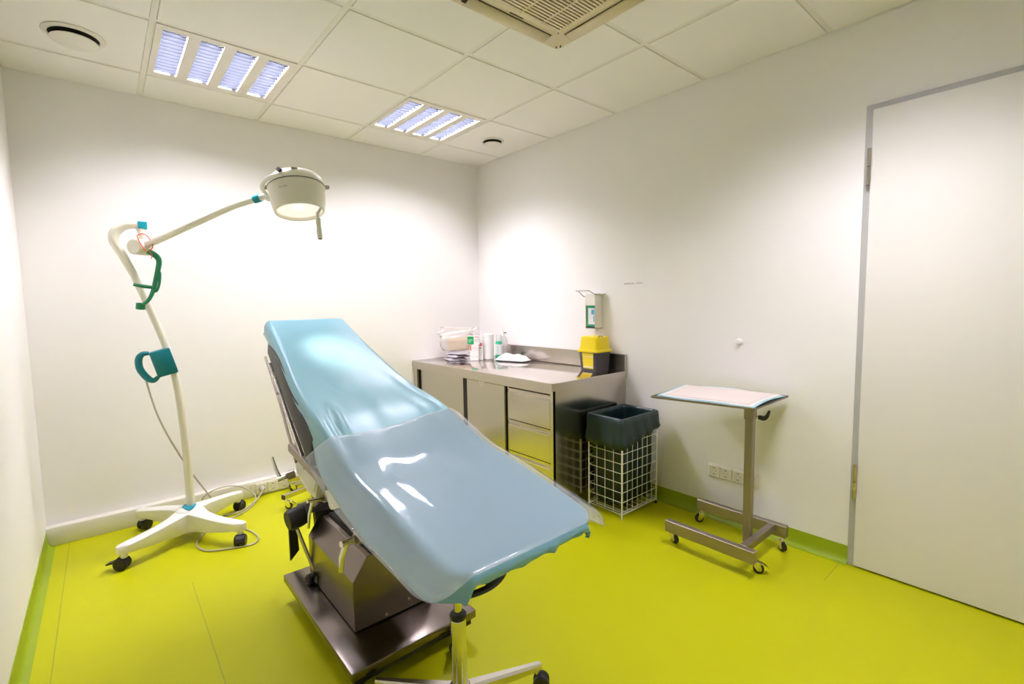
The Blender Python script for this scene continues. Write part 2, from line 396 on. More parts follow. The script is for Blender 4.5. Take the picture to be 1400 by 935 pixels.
# ceiling cassette air conditioner
cx, cyy = (ACX0 + ACX1) / 2, (ACY0 + ACY1) / 2; hw = (ACX1 - ACX0) / 2; zc = H - 0.036
ac = thing('air_conditioner', (cx, cyy, zc), 'square cream air conditioning cassette with slatted grille in the ceiling', 'air conditioner')
bm = B()
po = rrect(cx - hw, cx + hw, cyy - hw, cyy + hw, 0.03); 
prism(bm, po, lambda u, v, t: (u, v, t), zc, H - 0.007, bev=0.003); obj('panel', bm, 'acp', ac, smooth=True)
gi = hw - 0.105
bm = B(); box(bm, (cx - gi + 0.02, cyy - gi + 0.02, zc - 0.003), (cx + gi - 0.02, cyy + gi - 0.02, zc + 0.002)); obj('intake', bm, 'acslot', ac)
bm = B()
for (a, b2) in (((cx - gi, cyy - gi), (cx + gi, cyy - gi + 0.024)), ((cx - gi, cyy + gi - 0.024), (cx + gi, cyy + gi)), ((cx - gi, cyy - gi + 0.024), (cx - gi + 0.024, cyy + gi - 0.024)), ((cx + gi - 0.024, cyy - gi + 0.024), (cx + gi, cyy + gi - 0.024))):
    box(bm, (a[0], a[1], zc - 0.006), (b2[0], b2[1], zc + 0.001))
gr = obj('grille_frame', bm, 'acp', ac)
n = 26
sl_bm = B(); box(sl_bm, (cx - gi + 0.024, -0.0046, zc - 0.0085), (cx + gi - 0.024, 0.0046, zc - 0.0035))
for k in range(n):
    yy = cyy - gi + 0.024 + (2 * gi - 0.048) * (k + 0.5) / n
    bm = B(); box(bm, (cx - gi + 0.024, yy - 0.0046, zc - 0.0085), (cx + gi - 0.024, yy + 0.0046, zc - 0.0035)); obj('grille_slat', bm, 'acp', gr)
sl_bm.free()
bm = B()
for k in range(1, 4):
    xx = cx - gi + 2 * gi * k / 4; box(bm, (xx - 0.003, cyy - gi + 0.02, zc - 0.0095), (xx + 0.003, cyy + gi - 0.02, zc - 0.0045))
obj('grille_rib', bm, 'acp', gr)
for k in range(4):
    R = Matrix.Translation((cx, cyy, 0)) @ Matrix.Rotation(k * PI / 2, 4, 'Z')
    bm = B(); box(bm, (-0.235, hw - 0.078, zc - 0.0012), (0.235, hw - 0.022, zc + 0.001), mt=R); obj('outlet_gap', bm, 'acslot', ac)
    bm = B()
    P = []
    for i in range(7):
        t = i / 6; P.append([R @ Vector((xx, hw - 0.076 + 0.056 * t, zc - 0.004 - 0.012 * math.sin(t * PI * 0.8))) for xx in (-0.225, 0.225)])
    grid_mesh(bm, P); solid(obj('air_vane', bm, 'acp', ac, smooth=True), 0.003)
R = Matrix.Translation((cx, cyy, 0)) @ Matrix.Rotation(0, 4, 'Z')
bm = B(); box(bm, (cx - 0.03, cyy + hw - 0.094, zc - 0.0012), (cx + 0.045, cyy + hw - 0.088, zc + 0.001)); obj('logo_plate', bm, 'acslot', ac)
for (a, b2) in ((hw - 0.03, hw - 0.022), (hw - 0.02, hw - 0.04), (gi - 0.01, gi - 0.012)):
    bm = B(); cyl(bm, (cx + a, cyy + b2, zc - 0.008), (cx + a, cyy + b2, zc + 0.001), 0.003, 8); obj('screw', bm, 'dgrey', ac)

# ================================================================== STEEL CABINET
CT = 0.833; CX0, CY0, CY1 = -0.735, -1.70, -0.004
wt = thing('worktop', (-0.37, -0.85, CT - 0.05), 'brushed stainless steel worktop with upstand on the cabinet in the corner', 'worktop')
bm = B(); box(bm, (CX0, CY0, CT - 0.05), (-0.004, CY1, CT), bev=0.003, seg=2); obj('top_slab', bm, ['steel_top'], wt, smooth=True)
bm = B(); box(bm, (-0.022, CY0 + 0.001, CT), (-0.004, -0.42, CT + 0.115), bev=0.002); obj('upstand', bm, 'steel_h', wt)
bm = B(); box(bm, (CX0 + 0.001, CY0 - 0.0008, CT - 0.049), (-0.005, CY0 + 0.002, CT - 0.004)); box(bm, (CX0 - 0.0008, CY0 + 0.002, CT - 0.049), (CX0 + 0.002, CY1 - 0.002, CT - 0.004)); obj('edge_trim', bm, 'steel_h', wt)
cab = thing('steel_cabinet', (-0.37, -0.85, 0), 'long stainless steel cabinet with sliding doors and three drawers below the worktop', 'cabinet')
ZB, ZT = 0.09, CT - 0.05
bm = B()
fx = CX0 + 0.012
box(bm, (fx, CY0 + 0.006, ZB), (-0.006, CY0 + 0.03, ZT)); box(bm, (fx, CY1 - 0.03, ZB), (-0.006, CY1 - 0.004, ZT)); box(bm, (fx + 0.02, -1.262, ZB), (-0.01, -1.245, ZT))
box(bm, (-0.03, CY0 + 0.03, ZB), (-0.006, CY1 - 0.03, ZT)); box(bm, (fx, CY0 + 0.03, ZB), (-0.03, CY1 - 0.03, ZB + 0.02))
box(bm, (fx, CY0 + 0.03, ZT - 0.02), (-0.03, CY1 - 0.03, ZT - 0.0005))
obj('carcass', bm, 'steel_side', cab)
for (ya, yb) in ((CY0 + 0.006, CY0 + 0.03), (CY1 - 0.06, CY1 - 0.004)):
    bm = B(); box(bm, (fx - 0.001, ya, ZB), (fx + 0.02, yb, ZT)); obj('front_post', bm, 'steel', cab)
def sdoor(y0, y1, x, nm='sliding_door'):
    bm = B(); box(bm, (x, y0, ZB + 0.022), (x + 0.016, y1, ZT - 0.022), bev=0.002); d = obj(nm, bm, 'steel', cab); return d
d1 = sdoor(-0.785, CY1 - 0.085, fx + 0.022); bm = B(); box(bm, (fx + 0.021, -0.784, ZB + 0.024), (fx + 0.027, -0.722, ZT - 0.024)); obj('door_gap_shade', bm, 'dark', d1)  # dark strip stands in for the shaded opening between the sliding doors
d2 = sdoor(-1.235, -0.80, fx + 0.001)
bm = B(); box(bm, (fx + 0.06, CY0 + 0.03, ZB + 0.02), (fx + 0.07, CY1 - 0.03, ZT - 0.02)); obj('recess_back', bm, 'dark', cab)
dz = [(0.547, 0.755), (0.336, 0.5435), (0.115, 0.3325)]
for (z0, z1) in dz:
    bm = B(); box(bm, (fx - 0.001, CY0 + 0.0325, z0), (fx + 0.018, -1.272, z1 - 0.036), bev=0.002); d = obj('drawer', bm, 'steel', cab)
    bm = B(); prism(bm, [(0.0, -0.036), (0.018, -0.036), (0.018, -0.004), (-0.001, 0.0), (-0.001, -0.006), (0.012, -0.010), (0.012, -0.030), (0.0, -0.030)], lambda u, v, t: (fx + u, t, z1 + v), CY0 + 0.0325, -1.272); obj('drawer_grip', bm, 'steel_h', d)
for yy in (CY0 + 0.05, -0.85, CY1 - 0.05):
    for xx in (fx + 0.05, -0.06):
        bm = B(); cyl(bm, (xx, yy, 0), (xx, yy, ZB), 0.019, 14); cyl(bm, (xx, yy, 0), (xx, yy, 0.012), 0.026, 14); obj('cabinet_foot', bm, 'steel', cab, smooth=True)

# ---- items on the worktop
Z = CT + 0.0005
def pouch(name, center, ax, ay, h, mt_, label, cat, group=None, seed=0, rot=0.0, z0=Z, pinch=0.6, parent=None, amp=0.12):
    random.seed(seed); ph = [random.uniform(0, 6.28) for _ in range(8)]
    bm = B(); n, m = 18, 14; R = Matrix.Rotation(rot, 3, 'Z'); top = []; bot = []
    for i in range(n + 1):
        rt_, rb = [], []
        for j in range(m + 1):
            u, v = -1 + 2 * i / n, -1 + 2 * j / m
            e = max(0.0, (1 - abs(u) ** 3.2) * (1 - abs(v) ** 3.2)) ** pinch
            wv = 1 + amp * math.sin(5 * u + ph[0]) * math.cos(4 * v + ph[1]) + amp * 0.8 * math.sin(9 * u * v + 7 * v + ph[2])
            p = R @ Vector((u * ax / 2 * (1 - 0.05 * v * v), v * ay / 2 * (1 - 0.05 * u * u), 0))
            zz = h * e * wv
            rt_.append(Vector(center).to_3d() * 1 + p + Vector((0, 0, z0 + 0.12 * h * (1 - e) + zz))); rb.append(Vector(center).to_3d() + p + Vector((0, 0, z0 + 0.10 * h * (1 - e) * 1.0)))
        top.append(rt_); bot.append(rb)
    Vt = grid_mesh(bm, top); Vb = grid_mesh(bm, bot)
    bmesh.ops.remove_doubles(bm, verts=bm.verts, dist=0.0002)
    o = obj(name, bm, mt_, parent, smooth=True, sharp=1.2)
    if parent is None: tag(o, label, cat, group)
    return o
# grey packets, stacked
pk = [(-0.435, -0.235, 0.0), (-0.42, -0.23, 0.024), (-0.40, -0.245, 0.05)]
lb = ['grey sterile packet lying flat on the worktop, lowest of the small pile', 'grey sterile packet in the middle of the small pile under the clear bag', 'grey crumpled sterile packet on top of the small pile beside the boxes']
for k, (x, y, dzv) in enumerate(pk):
    pouch('sterile_packet', (x, y, 0), 0.17, 0.20, 0.022, 'packet', lb[k], 'packet', 'grey packets on the worktop', seed=k + 3, rot=0.2 * k - 0.3, z0=Z + dzv)
# clear bag with tan gauze pads
gz = []
for k in range(3):
    bm = B(); R = Matrix.Translation((-0.375 + 0.004 * k, -0.183 + 0.002 * k, Z + 0.078 + 0.034 * k)) @ Matrix.Rotation(0.98 + 0.05 * k, 4, 'Z')
    box(bm, (-0.062, -0.105, 0), (0.062, 0.085, 0.033), bev=0.008, mt=R, seg=2); gz.append(bm)
bagroot = thing('gauze_bag', (-0.38, -0.16, Z + 0.075), 'clear plastic bag of tan gauze pads lying on the grey packets', 'bag')
for bm in gz: obj('gauze_pad', bm, 'tan', bagroot, smooth=True)
bm = B(); random.seed(11)
n, m = 28, 12; V = []
R = Matrix.Translation((-0.385, -0.175, Z + 0.074)) @ Matrix.Rotation(0.98, 4, 'Z')
P = []
for j in range(m + 1):
    v = j / m; row = []
    zz = [0.0, 0.0, 0.02, 0.045, 0.075, 0.100, 0.118, 0.132, 0.145, 0.158, 0.170, 0.182, 0.192][j]
    sx = [0.02, 0.115, 0.135, 0.140, 0.142, 0.142, 0.142, 0.142, 0.144, 0.148, 0.152, 0.156, 0.160][j]
    sy2 = [0.02, 0.075, 0.085, 0.085, 0.085, 0.080, 0.070, 0.055, 0.040, 0.026, 0.016, 0.009, 0.004][j]
    for i in range(n):
        a = 2 * PI * i / n; ca, sa = math.cos(a), math.sin(a)
        px = math.copysign(abs(ca) ** 0.5, ca) * sx * (1 + 0.06 * math.sin(5 * a + j)); py = math.copysign(abs(sa) ** 0.5, sa) * sy2 * (1 + 0.1 * math.sin(4 * a + 1.3 * j))
        row.append(R @ Vector((py, px + 0.03 * (v > 0.6) * math.sin(j), zz + 0.012 * math.sin(3 * a + j))) if j > 1 else R @ Vector((py, px, zz)))
    P.append(row + [row[0]])
grid_mesh(bm, P); bmesh.ops.remove_doubles(bm, verts=bm.verts, dist=0.0005); obj('bag_film', bm, 'bagfilm', bagroot, smooth=True, sharp=2.0)
# boxes
RB = Matrix.Translation((-0.352, -0.398, Z)) @ Matrix.Rotation(-0.72, 4, 'Z')
def carton(name, lo, hi, label, group, parts):
    t = thing(name, RB @ Vector(((lo[0] + hi[0]) / 2, (lo[1] + hi[1]) / 2, lo[2])), label, 'box', group)
    bm = B(); box(bm, lo, hi, bev=0.0015, mt=RB); obj('carton', bm, 'paper', t)
    for (nm, a, b2, m_) in parts:
        bm = B(); box(bm, a, b2, mt=RB); obj(nm, bm, m_, t)
    return t
# local frame of the boxes: -y faces the camera
g = 'small cartons stacked on the worktop'
carton('carton', (-0.038, -0.03, 0.0), (0.036, 0.03, 0.078), 'plain white carton at the bottom of the stack beside the white canister', g, [('seam_print', (-0.037, -0.0304, 0.03), (0.035, -0.0296, 0.0315), 'print')])
carton('carton', (-0.040, -0.03, 0.0785), (0.036, 0.03, 0.136), 'white carton with red print in the middle of the stack beside the canister', g, [('red_print', (-0.037, -0.0304, 0.085), (-0.026, -0.0296, 0.133), 'redp'), ('seam_print', (-0.024, -0.0304, 0.103), (0.035, -0.0296, 0.1045), 'print')])
carton('carton', (-0.058, -0.032, 0.1365), (0.046, 0.03, 0.206), 'white carton with a green label on top of the stack', g, [('green_label', (-0.0575, -0.0326, 0.138), (-0.004, -0.0318, 0.2055), 'labelg'), ('label_text', (-0.050, -0.0331, 0.172), (-0.012, -0.0325, 0.176), 'labelw'), ('label_text', (-0.046, -0.0331, 0.158), (-0.026, -0.0325, 0.162), 'labelw'), ('red_print', (0.002, -0.0326, 0.197), (0.04, -0.0318, 0.204), 'redp'), ('grey_print', (0.002, -0.0326, 0.176), (0.042, -0.0318, 0.1785), 'print'), ('grey_print', (0.002, -0.0326, 0.162), (0.042, -0.0318, 0.1645), 'print')])
RB = Matrix.Translation((-0.300, -0.418, Z)) @ Matrix.Rotation(-0.72, 4, 'Z')
carton('carton', (-0.018, -0.02, 0), (0.018, 0.02, 0.160), 'narrow white carton with red spots standing between the stack and the canister', g, [('red_print', (-0.012, -0.0204, 0.118), (0.012, -0.0196, 0.145), 'redp'), ('grey_print', (-0.012, -0.0204, 0.098), (0.004, -0.0196, 0.108), 'print')])
bm = B(); lathe(bm, [(0, 0), (0.047, 0), (0.05, 0.004), (0.05, 0.205), (0.048, 0.215), (0.044, 0.219), (0.018, 0.2195), (0.016, 0.205), (0, 0.205)], (-0.222, -0.415, Z), n=32)
tag(obj('paper_roll', bm, 'paper', smooth=True), 'plain white upright paper roll between the cartons and the green bottle', 'roll')
t = thing('spray_bottle', (-0.172, -0.502, Z), 'green and white disinfectant bottle with clear cap beside the white roll', 'bottle')
bm = B(); lathe(bm, [(0, 0), (0.030, 0), (0.031, 0.004), (0.031, 0.034), (0.029, 0.036), (0, 0.036)], (-0.172, -0.502, Z), n=24); obj('base_cap', bm, 'capg', t, smooth=True)
bm = B(); lathe(bm, [(0.027, 0.036), (0.028, 0.04), (0.028, 0.146), (0.024, 0.156), (0, 0.158)], (-0.172, -0.502, Z), n=24); obj('body', bm, 'bottleg', t, smooth=True)
bm = B(); lathe(bm, [(0.0285, 0.042), (0.0285, 0.130)], (-0.172, -0.502, Z), n=24); lw = obj('label_band', bm, 'labelw', t, smooth=True)
bm = B()
d = Vector((-0.63, -0.78, 0)).normalized(); e = Vector((d.y, -d.x, 0)) * -1
for k in range(5):
    for q in (0, 1):
        z_ = Z + 0.052 + 0.015 * k; p = Vector((-0.172, -0.502, z_)) + d * 0.0288 - e * 0.008 + e * (0.004 if q else -0.006)
        tube(bm, [p + Vector((0, 0, -0.004)), p + Vector((0, 0, 0.007 if q == 0 else 0.002))], 0.0022, 6)
obj('lettering', bm, 'capg', t)
bm = B(); lathe(bm, [(0.024, 0.156), (0.024, 0.205), (0.022, 0.209), (0, 0.210)], (-0.172, -0.502, Z), n=24); obj('clear_cap', bm, 'clearb', t, smooth=True)
t = thing('wash_bottle', (-0.095, -0.46, Z), 'translucent white bottle with pointed spout standing against the right wall', 'bottle')
bm = B(); lathe(bm, [(0, 0), (0.040, 0), (0.042, 0.004), (0.042, 0.15), (0.036, 0.175), (0.018, 0.195), (0.016, 0.205), (0, 0.206)], (-0.095, -0.46, Z), n=28); obj('body', bm, 'clearb', t, smooth=True)
bm = B(); lathe(bm, [(0.019, 0.195), (0.020, 0.215), (0.016, 0.222), (0.008, 0.235), (0.006, 0.268), (0.003, 0.272), (0, 0.272)], (-0.095, -0.46, Z), n=20); obj('spout_cap', bm, 'plastic', t, smooth=True)
bm = B(); tube(bm, [(-0.095, -0.482, Z + 0.222), (-0.095, -0.50, Z + 0.226), (-0.09, -0.507, Z + 0.218)], 0.004, 8); obj('nozzle', bm, 'dgrey', t, smooth=True)
bm = B()
for k in range(3): lathe(bm, [(0.0423, 0.06 + 0.018 * k), (0.0423, 0.064 + 0.018 * k)], (-0.095, -0.46, Z), n=28)
obj('scale_mark', bm, 'print', t)
pouch('wipes_packet', (-0.155, -0.665, 0), 0.14, 0.30, 0.052, 'paper', 'soft white packet of swabs lying in front of the upstand', 'packet', seed=21, rot=0.25, pinch=0.7)

# sharps container
SX0, SX1, SY0, SY1 = -0.205, -0.045, -1.60, -1.435
t = thing('sharps_container', (-0.12, -1.52, Z), 'black sharps container with yellow lid at the end of the worktop', 'container')
def taper(lo, hi, k, z0, z1, r=0.018):
    bm = B(); cx, cy_ = (lo[0] + hi[0]) / 2, (lo[1] + hi[1]) / 2
    P = rrect(lo[0], hi[0], lo[1], hi[1], r)
    a = [bm.verts.new((cx + (u - cx) * k, cy_ + (v - cy_) * k, z0)) for u, v in P]; b2 = [bm.verts.new((u, v, z1)) for u, v in P]
    for i in range(len(P)): bm.faces.new((a[i], a[(i + 1) % len(P)], b2[(i + 1) % len(P)], b2[i]))
    bm.faces.new(a); bm.faces.new(b2[::-1]); return bm
obj('tub', taper((SX0, SY0), (SX1, SY1), 0.88, Z, Z + 0.137), 'dgrey', t, smooth=True)
bm = B(); P = rrect(SX0 - 0.01, SX1 + 0.01, SY0 - 0.01, SY1 + 0.01, 0.02); prism(bm, P, lambda u, v, w_: (u, v, w_), Z + 0.132, Z + 0.148, bev=0.003); obj('lid_rim', bm, 'yellow', t, smooth=True)
bm = B(); P = rrect(SX0 + 0.002, SX1 - 0.002, SY0 + 0.002, SY1 - 0.002, 0.018); cx, cy_ = (SX0 + SX1) / 2, (SY0 + SY1) / 2
a = [bm.verts.new((u, v, Z + 0.148)) for u, v in P]; b2 = [bm.verts.new((cx + (u - cx) * 0.90, cy_ + (v - cy_) * 0.90, Z + 0.235)) for u, v in P]; c2 = [bm.verts.new((cx + (u - cx) * 0.82, cy_ + (v - cy_) * 0.82, Z + 0.241)) for u, v in P]
for q, w2 in ((a, b2), (b2, c2)):
    for i in range(len(P)): bm.faces.new((q[i], q[(i + 1) % len(P)], w2[(i + 1) % len(P)], w2[i]))
bm.faces.new(c2[::-1]); bm.faces.new(a)
lid = obj('lid', bm, 'yellow', t, smooth=True)
bm = B(); box(bm, (cx - 0.05, SY0 + 0.012, Z + 0.238), (cx - 0.03, SY0 + 0.05, Z + 0.25), bev=0.002); obj('lid_tab', bm, 'yellow', lid)
bm = B(); box(bm, (cx - 0.045, SY0 + 0.005, Z + 0.236), (cx - 0.038, SY0 + 0.03, Z + 0.2475)); box(bm, (cx - 0.015, SY0 + 0.005, Z + 0.236), (cx - 0.008, SY0 + 0.03, Z + 0.2475)); obj('needle_slot', bm, 'print', lid)
def slant(x, f): # front-left face (x = SX0 side) at height fraction f
    return cx + (x - cx) * (0.88 + 0.12 * f)
bm = B()
def lab(y0, y1, z0, z1, off, m_, nm, par):
    bm = B(); f0, f1 = (z0 - Z) / 0.137, (z1 - Z) / 0.137
    V = [bm.verts.new((slant(SX0, f) - off, cy_ + (y - cy_) * (0.88 + 0.12 * f), z)) for (y, z, f) in ((y0, z0, f0), (y1, z0, f0), (y1, z1, f1), (y0, z1, f1))]
    bm.faces.new(V); return solid(obj(nm, bm, m_, par), 0.0004)
bm.free()
lb_ = lab(SY0 + 0.03, SY1 - 0.035, Z + 0.018, Z + 0.128, 0.0008, 'yellow', 'warning_label', t)
lab(SY0 + 0.034, SY1 - 0.04, Z + 0.026, Z + 0.034, 0.0014, 'labelw', 'label_strip', lb_)
lab(SY0 + 0.034, SY1 - 0.06, Z + 0.10, Z + 0.106, 0.0014, 'tan', 'label_strip', lb_)

# ================================================================== RIGHT WALL FITTINGS
# disinfectant dispenser
DY = -1.445; DZ0, DZ1 = 1.122, 1.362
t = thing('soap_dispenser', (0, DY, DZ0), 'metal wall dispenser with green bottle and bent arm lever above the worktop', 'dispenser')
bm = B(); box(bm, (-0.006, DY - 0.048, DZ0), (-0.001, DY + 0.048, DZ1 + 0.005), bev=0.001); obj('back_plate', bm, 'plastic', t)
bm = B(); box(bm, (-0.088, DY - 0.046, DZ0 + 0.006), (-0.006, DY - 0.043, DZ1), bev=0.001); box(bm, (-0.088, DY + 0.043, DZ0 + 0.006), (-0.006, DY + 0.046, DZ1), bev=0.001); box(bm, (-0.09, DY - 0.046, DZ1 - 0.075), (-0.086, DY + 0.046, DZ1), bev=0.001); box(bm, (-0.088, DY - 0.046, DZ1 - 0.004), (-0.006, DY + 0.046, DZ1))
obj('housing', bm, 'plastic', t)
bm = B(); box(bm, (-0.088, DY - 0.046, DZ0), (-0.006, DY + 0.046, DZ0 + 0.006), bev=0.001); obj('drip_shelf', bm, 'tray_steel', t)
bm = B(); box(bm, (-0.08, DY - 0.036, DZ0 + 0.014), (-0.012, DY + 0.036, DZ0 + 0.17), bev=0.005, seg=2); bo = obj('refill_bottle', bm, 'bottleg', t, smooth=True)
bm = B(); box(bm, (-0.0812, DY - 0.034, DZ0 + 0.03), (-0.0802, DY + 0.022, DZ0 + 0.145)); obj('bottle_label', bm, 'labelw', bo)
bm = B(); box(bm, (-0.0822, DY - 0.03, DZ0 + 0.10), (-0.0814, DY - 0.006, DZ0 + 0.135), bev=0.0002); box(bm, (-0.0822, DY - 0.03, DZ0 + 0.05), (-0.0814, DY - 0.024, DZ0 + 0.09)); obj('label_print', bm, 'labelb', bo)
bm = B(); box(bm, (-0.075, DY - 0.055, DZ1), (-0.006, DY + 0.05, DZ1 + 0.012), bev=0.003); box(bm, (-0.04, DY - 0.08, DZ1 - 0.002), (-0.01, DY - 0.05, DZ1 + 0.01), bev=0.003); obj('pump_head', bm, 'plastic', t)
bm = B(); tube(bm, [(-0.03, DY - 0.05, DZ1 + 0.004), (-0.1, DY - 0.05, DZ1 + 0.004), (-0.155, DY - 0.05, DZ1 + 0.028), (-0.185, DY - 0.048, DZ1 + 0.028), (-0.185, DY + 0.048, DZ1 + 0.028), (-0.155, DY + 0.05, DZ1 + 0.028), (-0.1, DY + 0.05, DZ1 - 0.01), (-0.03, DY + 0.05, DZ1 - 0.01)], 0.0028, 8); obj('arm_lever', bm, 'tray_steel', t, smooth=True)
# faint lettering on the wall (too small to read): a row of small letter-like strokes
t = thing('wall_lettering', (0, -1.75, 1.424), 'tiny grey line of lettering on the right wall above the yellow container', 'lettering')
random.seed(5)
bm = B(); y = -1.672
while y > -1.752:
    hh = random.choice((0.008, 0.008, 0.011)); box(bm, (-0.0008, y - 0.0045, 1.428), (0, y, 1.428 + hh)); y -= 0.0065
obj('word', bm, 'faint', t)
bm = B(); y = -1.768
while y > -1.825:
    hh = random.choice((0.008, 0.012)); box(bm, (-0.0008, y - 0.004, 1.429), (0, y, 1.429 + hh)); y -= 0.0075
obj('word', bm, 'faint', t)
bm = B(); lathe(bm, [(0, 0.022), (0.010, 0.021), (0.016, 0.015), (0.019, 0.006), (0.020, 0)], (0, -2.466, 1.076), axis=(-1, 0, 0), n=24); tag(obj('wall_stop', bm, 'wall', smooth=True, origin=(0, -2.466, 1.076)), 'small round white bumper on the right wall above the trolley', 'door stop')

def socket_gang(parent, p, along, out, upv, label_strip=True):
    "one Schuko socket: plate, dished well, two pin holes, label strip"
    A, O, U = Vector(along), Vector(out), Vector(upv); p = Vector(p)
    MT = Matrix((( A.x, U.x, O.x, p.x), (A.y, U.y, O.y, p.y), (A.z, U.z, O.z, p.z), (0, 0, 0, 1)))
    bm = B(); box(bm, (-0.0345, -0.0345, 0), (0.0345, 0.0345, 0.009), bev=0.002, mt=MT); pl = obj('socket_plate', bm, 'socket', parent)
    bm = B(); lathe(bm, [(0.0225, 0.0095), (0.0205, 0.0095), (0.0195, 0.0098), (0.019, 0.0092), (0, 0.0091)], p, axis=O, n=24); obj('socket_well', bm, 'cream', pl, smooth=True)
    bm = B(); lathe(bm, [(0.0208, 0.0098), (0.0200, 0.0098), (0.0200, 0.0090)], p, axis=O, n=24)
    for s_ in (-1, 1): box(bm, (-0.006 , s_ * 0.0175 - 0.003, 0.0090), (0.006, s_ * 0.0175 + 0.003, 0.0103), mt=MT)
    for s_ in (-1, 1): lathe(bm, [(0.0031, 0.0090), (0.0031, 0.0099), (0, 0.0099)], p + A * (s_ * 0.0095), axis=O, n=10)
    obj('pin_hole', bm, 'print', pl)
    if label_strip:
        bm = B(); box(bm, (-0.029, 0.026, 0.009), (0.029, 0.032, 0.0097), mt=MT); obj('label_strip', bm, 'paper', pl)
    return pl
t = thing('socket_strip', (0, -2.445, 0.254), 'row of four white wall sockets low on the right wall behind the trolley', 'socket')
bm = B(); box(bm, (-0.006, -2.302 - 0.288, 0.253), (-0.0005, -2.302, 0.335), bev=0.002); obj('back_frame', bm, 'socket', t)
for k in range(4): socket_gang(t, (-0.006, -2.339 - 0.0712 * k, 0.294), (0, -1, 0), (-1, 0, 0), (0, 0, 1))
t = thing('socket_strip', (-1.90, -0.06, 0.014), 'row of white sockets on the trunking of the back wall with a grey plug', 'socket')
bm = B(); box(bm, (-2.04, -0.067, 0.012), (-1.755, -0.0605, 0.094), bev=0.002); obj('back_frame', bm, 'socket', t)
for k in range(4): socket_gang(t, (-1.972 + 0.072 * k, -0.067, 0.053), (1, 0, 0), (0, -1, 0), (0, 0, 1), label_strip=False)

# ================================================================== WASTE BIN
BX0, BX1, BY0, BY1, BZ = -0.437, -0.075, -1.985, -1.728, 0.60
bt = thing('wire_bin', ((BX0 + BX1) / 2, (BY0 + BY1) / 2, 0), 'white wire basket bin beside the steel cabinet', 'bin')
bm = B()
for (x, y) in ((BX0, BY0), (BX1, BY0), (BX0, BY1), (BX1, BY1)): cyl(bm, (x, y, 0.0), (x, y, BZ), 0.0052, 8)
for z in (0.03, BZ): tube(bm, [(BX0, BY0, z), (BX1, BY0, z), (BX1, BY1, z), (BX0, BY1, z)], 0.0045, 8, closed=True)
obj('corner_frame', bm, 'wire', bt, smooth=True)
rw = 0.0019
for k in range(10):
    z = 0.045 + 0.0595 * k
    for (a, b2) in (((BX0, BY0), (BX1, BY0)), ((BX1, BY0), (BX1, BY1)), ((BX1, BY1), (BX0, BY1)), ((BX0, BY1), (BX0, BY0))):
        bm = B(); cyl(bm, (*a, z), (*b2, z), rw, 6); obj('wire', bm, 'wire', bt)
for k in range(1, 7):
    x = BX0 + (BX1 - BX0) * k / 7
    for y in (BY0, BY1): bm = B(); cyl(bm, (x, y, 0.03), (x, y, BZ), rw, 6); obj('wire', bm, 'wire', bt)
    bm = B(); cyl(bm, (x, BY0, 0.03), (x, BY1, 0.03), rw, 6); obj('wire', bm, 'wire', bt)
for k in range(1, 4):
    y = BY0 + (BY1 - BY0) * k / 4
    for x in (BX0, BX1): bm = B(); cyl(bm, (x, y, 0.03), (x, y, BZ), rw, 6); obj('wire', bm, 'wire', bt)
for (x, y) in ((BX1, BY0), (BX1, BY1)): bm = B(); cyl(bm, (x, y, 0), (x, y, 0.02), 0.007, 8); obj('foot', bm, 'black', bt)
# liner folded over the rim
bm = B(); random.seed(3); n = 96
def rim(k, off, wob, ph, z):
    P = rrect(BX0 - off, BX1 + off, BY0 - off, BY1 + off, 0.014 if off < 0 else 0.007 + 0.3 * off, 3)
    # resample the outline to n points
    L = [0]
    for i in range(len(P)): L.append(L[-1] + math.dist(P[i], P[(i + 1) % len(P)]))
    s_ = L[-1] * k / n
    for i in range(len(P)):
        if s_ <= L[i + 1] + 1e-9:
            f = (s_ - L[i]) / max(1e-9, L[i + 1] - L[i]); a, b2 = P[i], P[(i + 1) % len(P)]
            x, y = a[0] + (b2[0] - a[0]) * f, a[1] + (b2[1] - a[1]) * f; break
    cx, cy_ = (BX0 + BX1) / 2, (BY0 + BY1) / 2; d = Vector((x - cx, y - cy_)); dl = d.length
    q = d / dl * wob * (math.sin(0.9 * k + ph) + 0.6 * math.sin(2.3 * k + ph * 2)); x += q.x; y += q.y
    return (x, y, z)
rows = []
for (z, off, wob) in ((0.06, -0.06, 0.012), (0.075, -0.022, 0.010), (0.2, -0.02, 0.010), (0.35, -0.018, 0.008), (0.5, -0.012, 0.006), (0.59, -0.010, 0.002), (0.612, -0.006, 0.001), (0.618, 0.002, 0.0005), (0.612, 0.011, 0.0005), (0.58, 0.014, 0.001), (0.53, 0.015, 0.0015), (0.49, 0.017, 0.002), (0.462, 0.021, 0.003), (0.452, 0.020, 0.004), (0.440, 0.014, 0.004), (0.428, 0.010, 0.005)):
    row = []
    for k in range(n + 1):
        kk = k % n
        drop = 0.0
        if z < 0.60 and off > 0.005:  # hem is higher towards the wall side
            px = rim(kk, off, 0, 0, 0)[0]; drop = (0.07 * max(0, min(1, (px - BX0) / (BX1 - BX0)))) * (0.60 - z) / 0.17 + 0.004 * math.sin(kk * 0.7)
        row.append(rim(kk, off, wob, z * 20, z + drop))
    rows.append(row)
V = grid_mesh(bm, rows); bmesh.ops.remove_doubles(bm, verts=bm.verts, dist=0.0003)
liner = tag(obj('bin_liner', bm, 'bag', smooth=True, sharp=1.5), 'dark green plastic bin liner folded over the rim of the wire basket', 'bin liner')
bm = B(); box(bm, (BX0 + 0.035, BY0 + 0.035, 0.055), (BX1 - 0.035, BY1 - 0.035, 0.075), bev=0.01); obj('liner_base', bm, 'bag', liner)

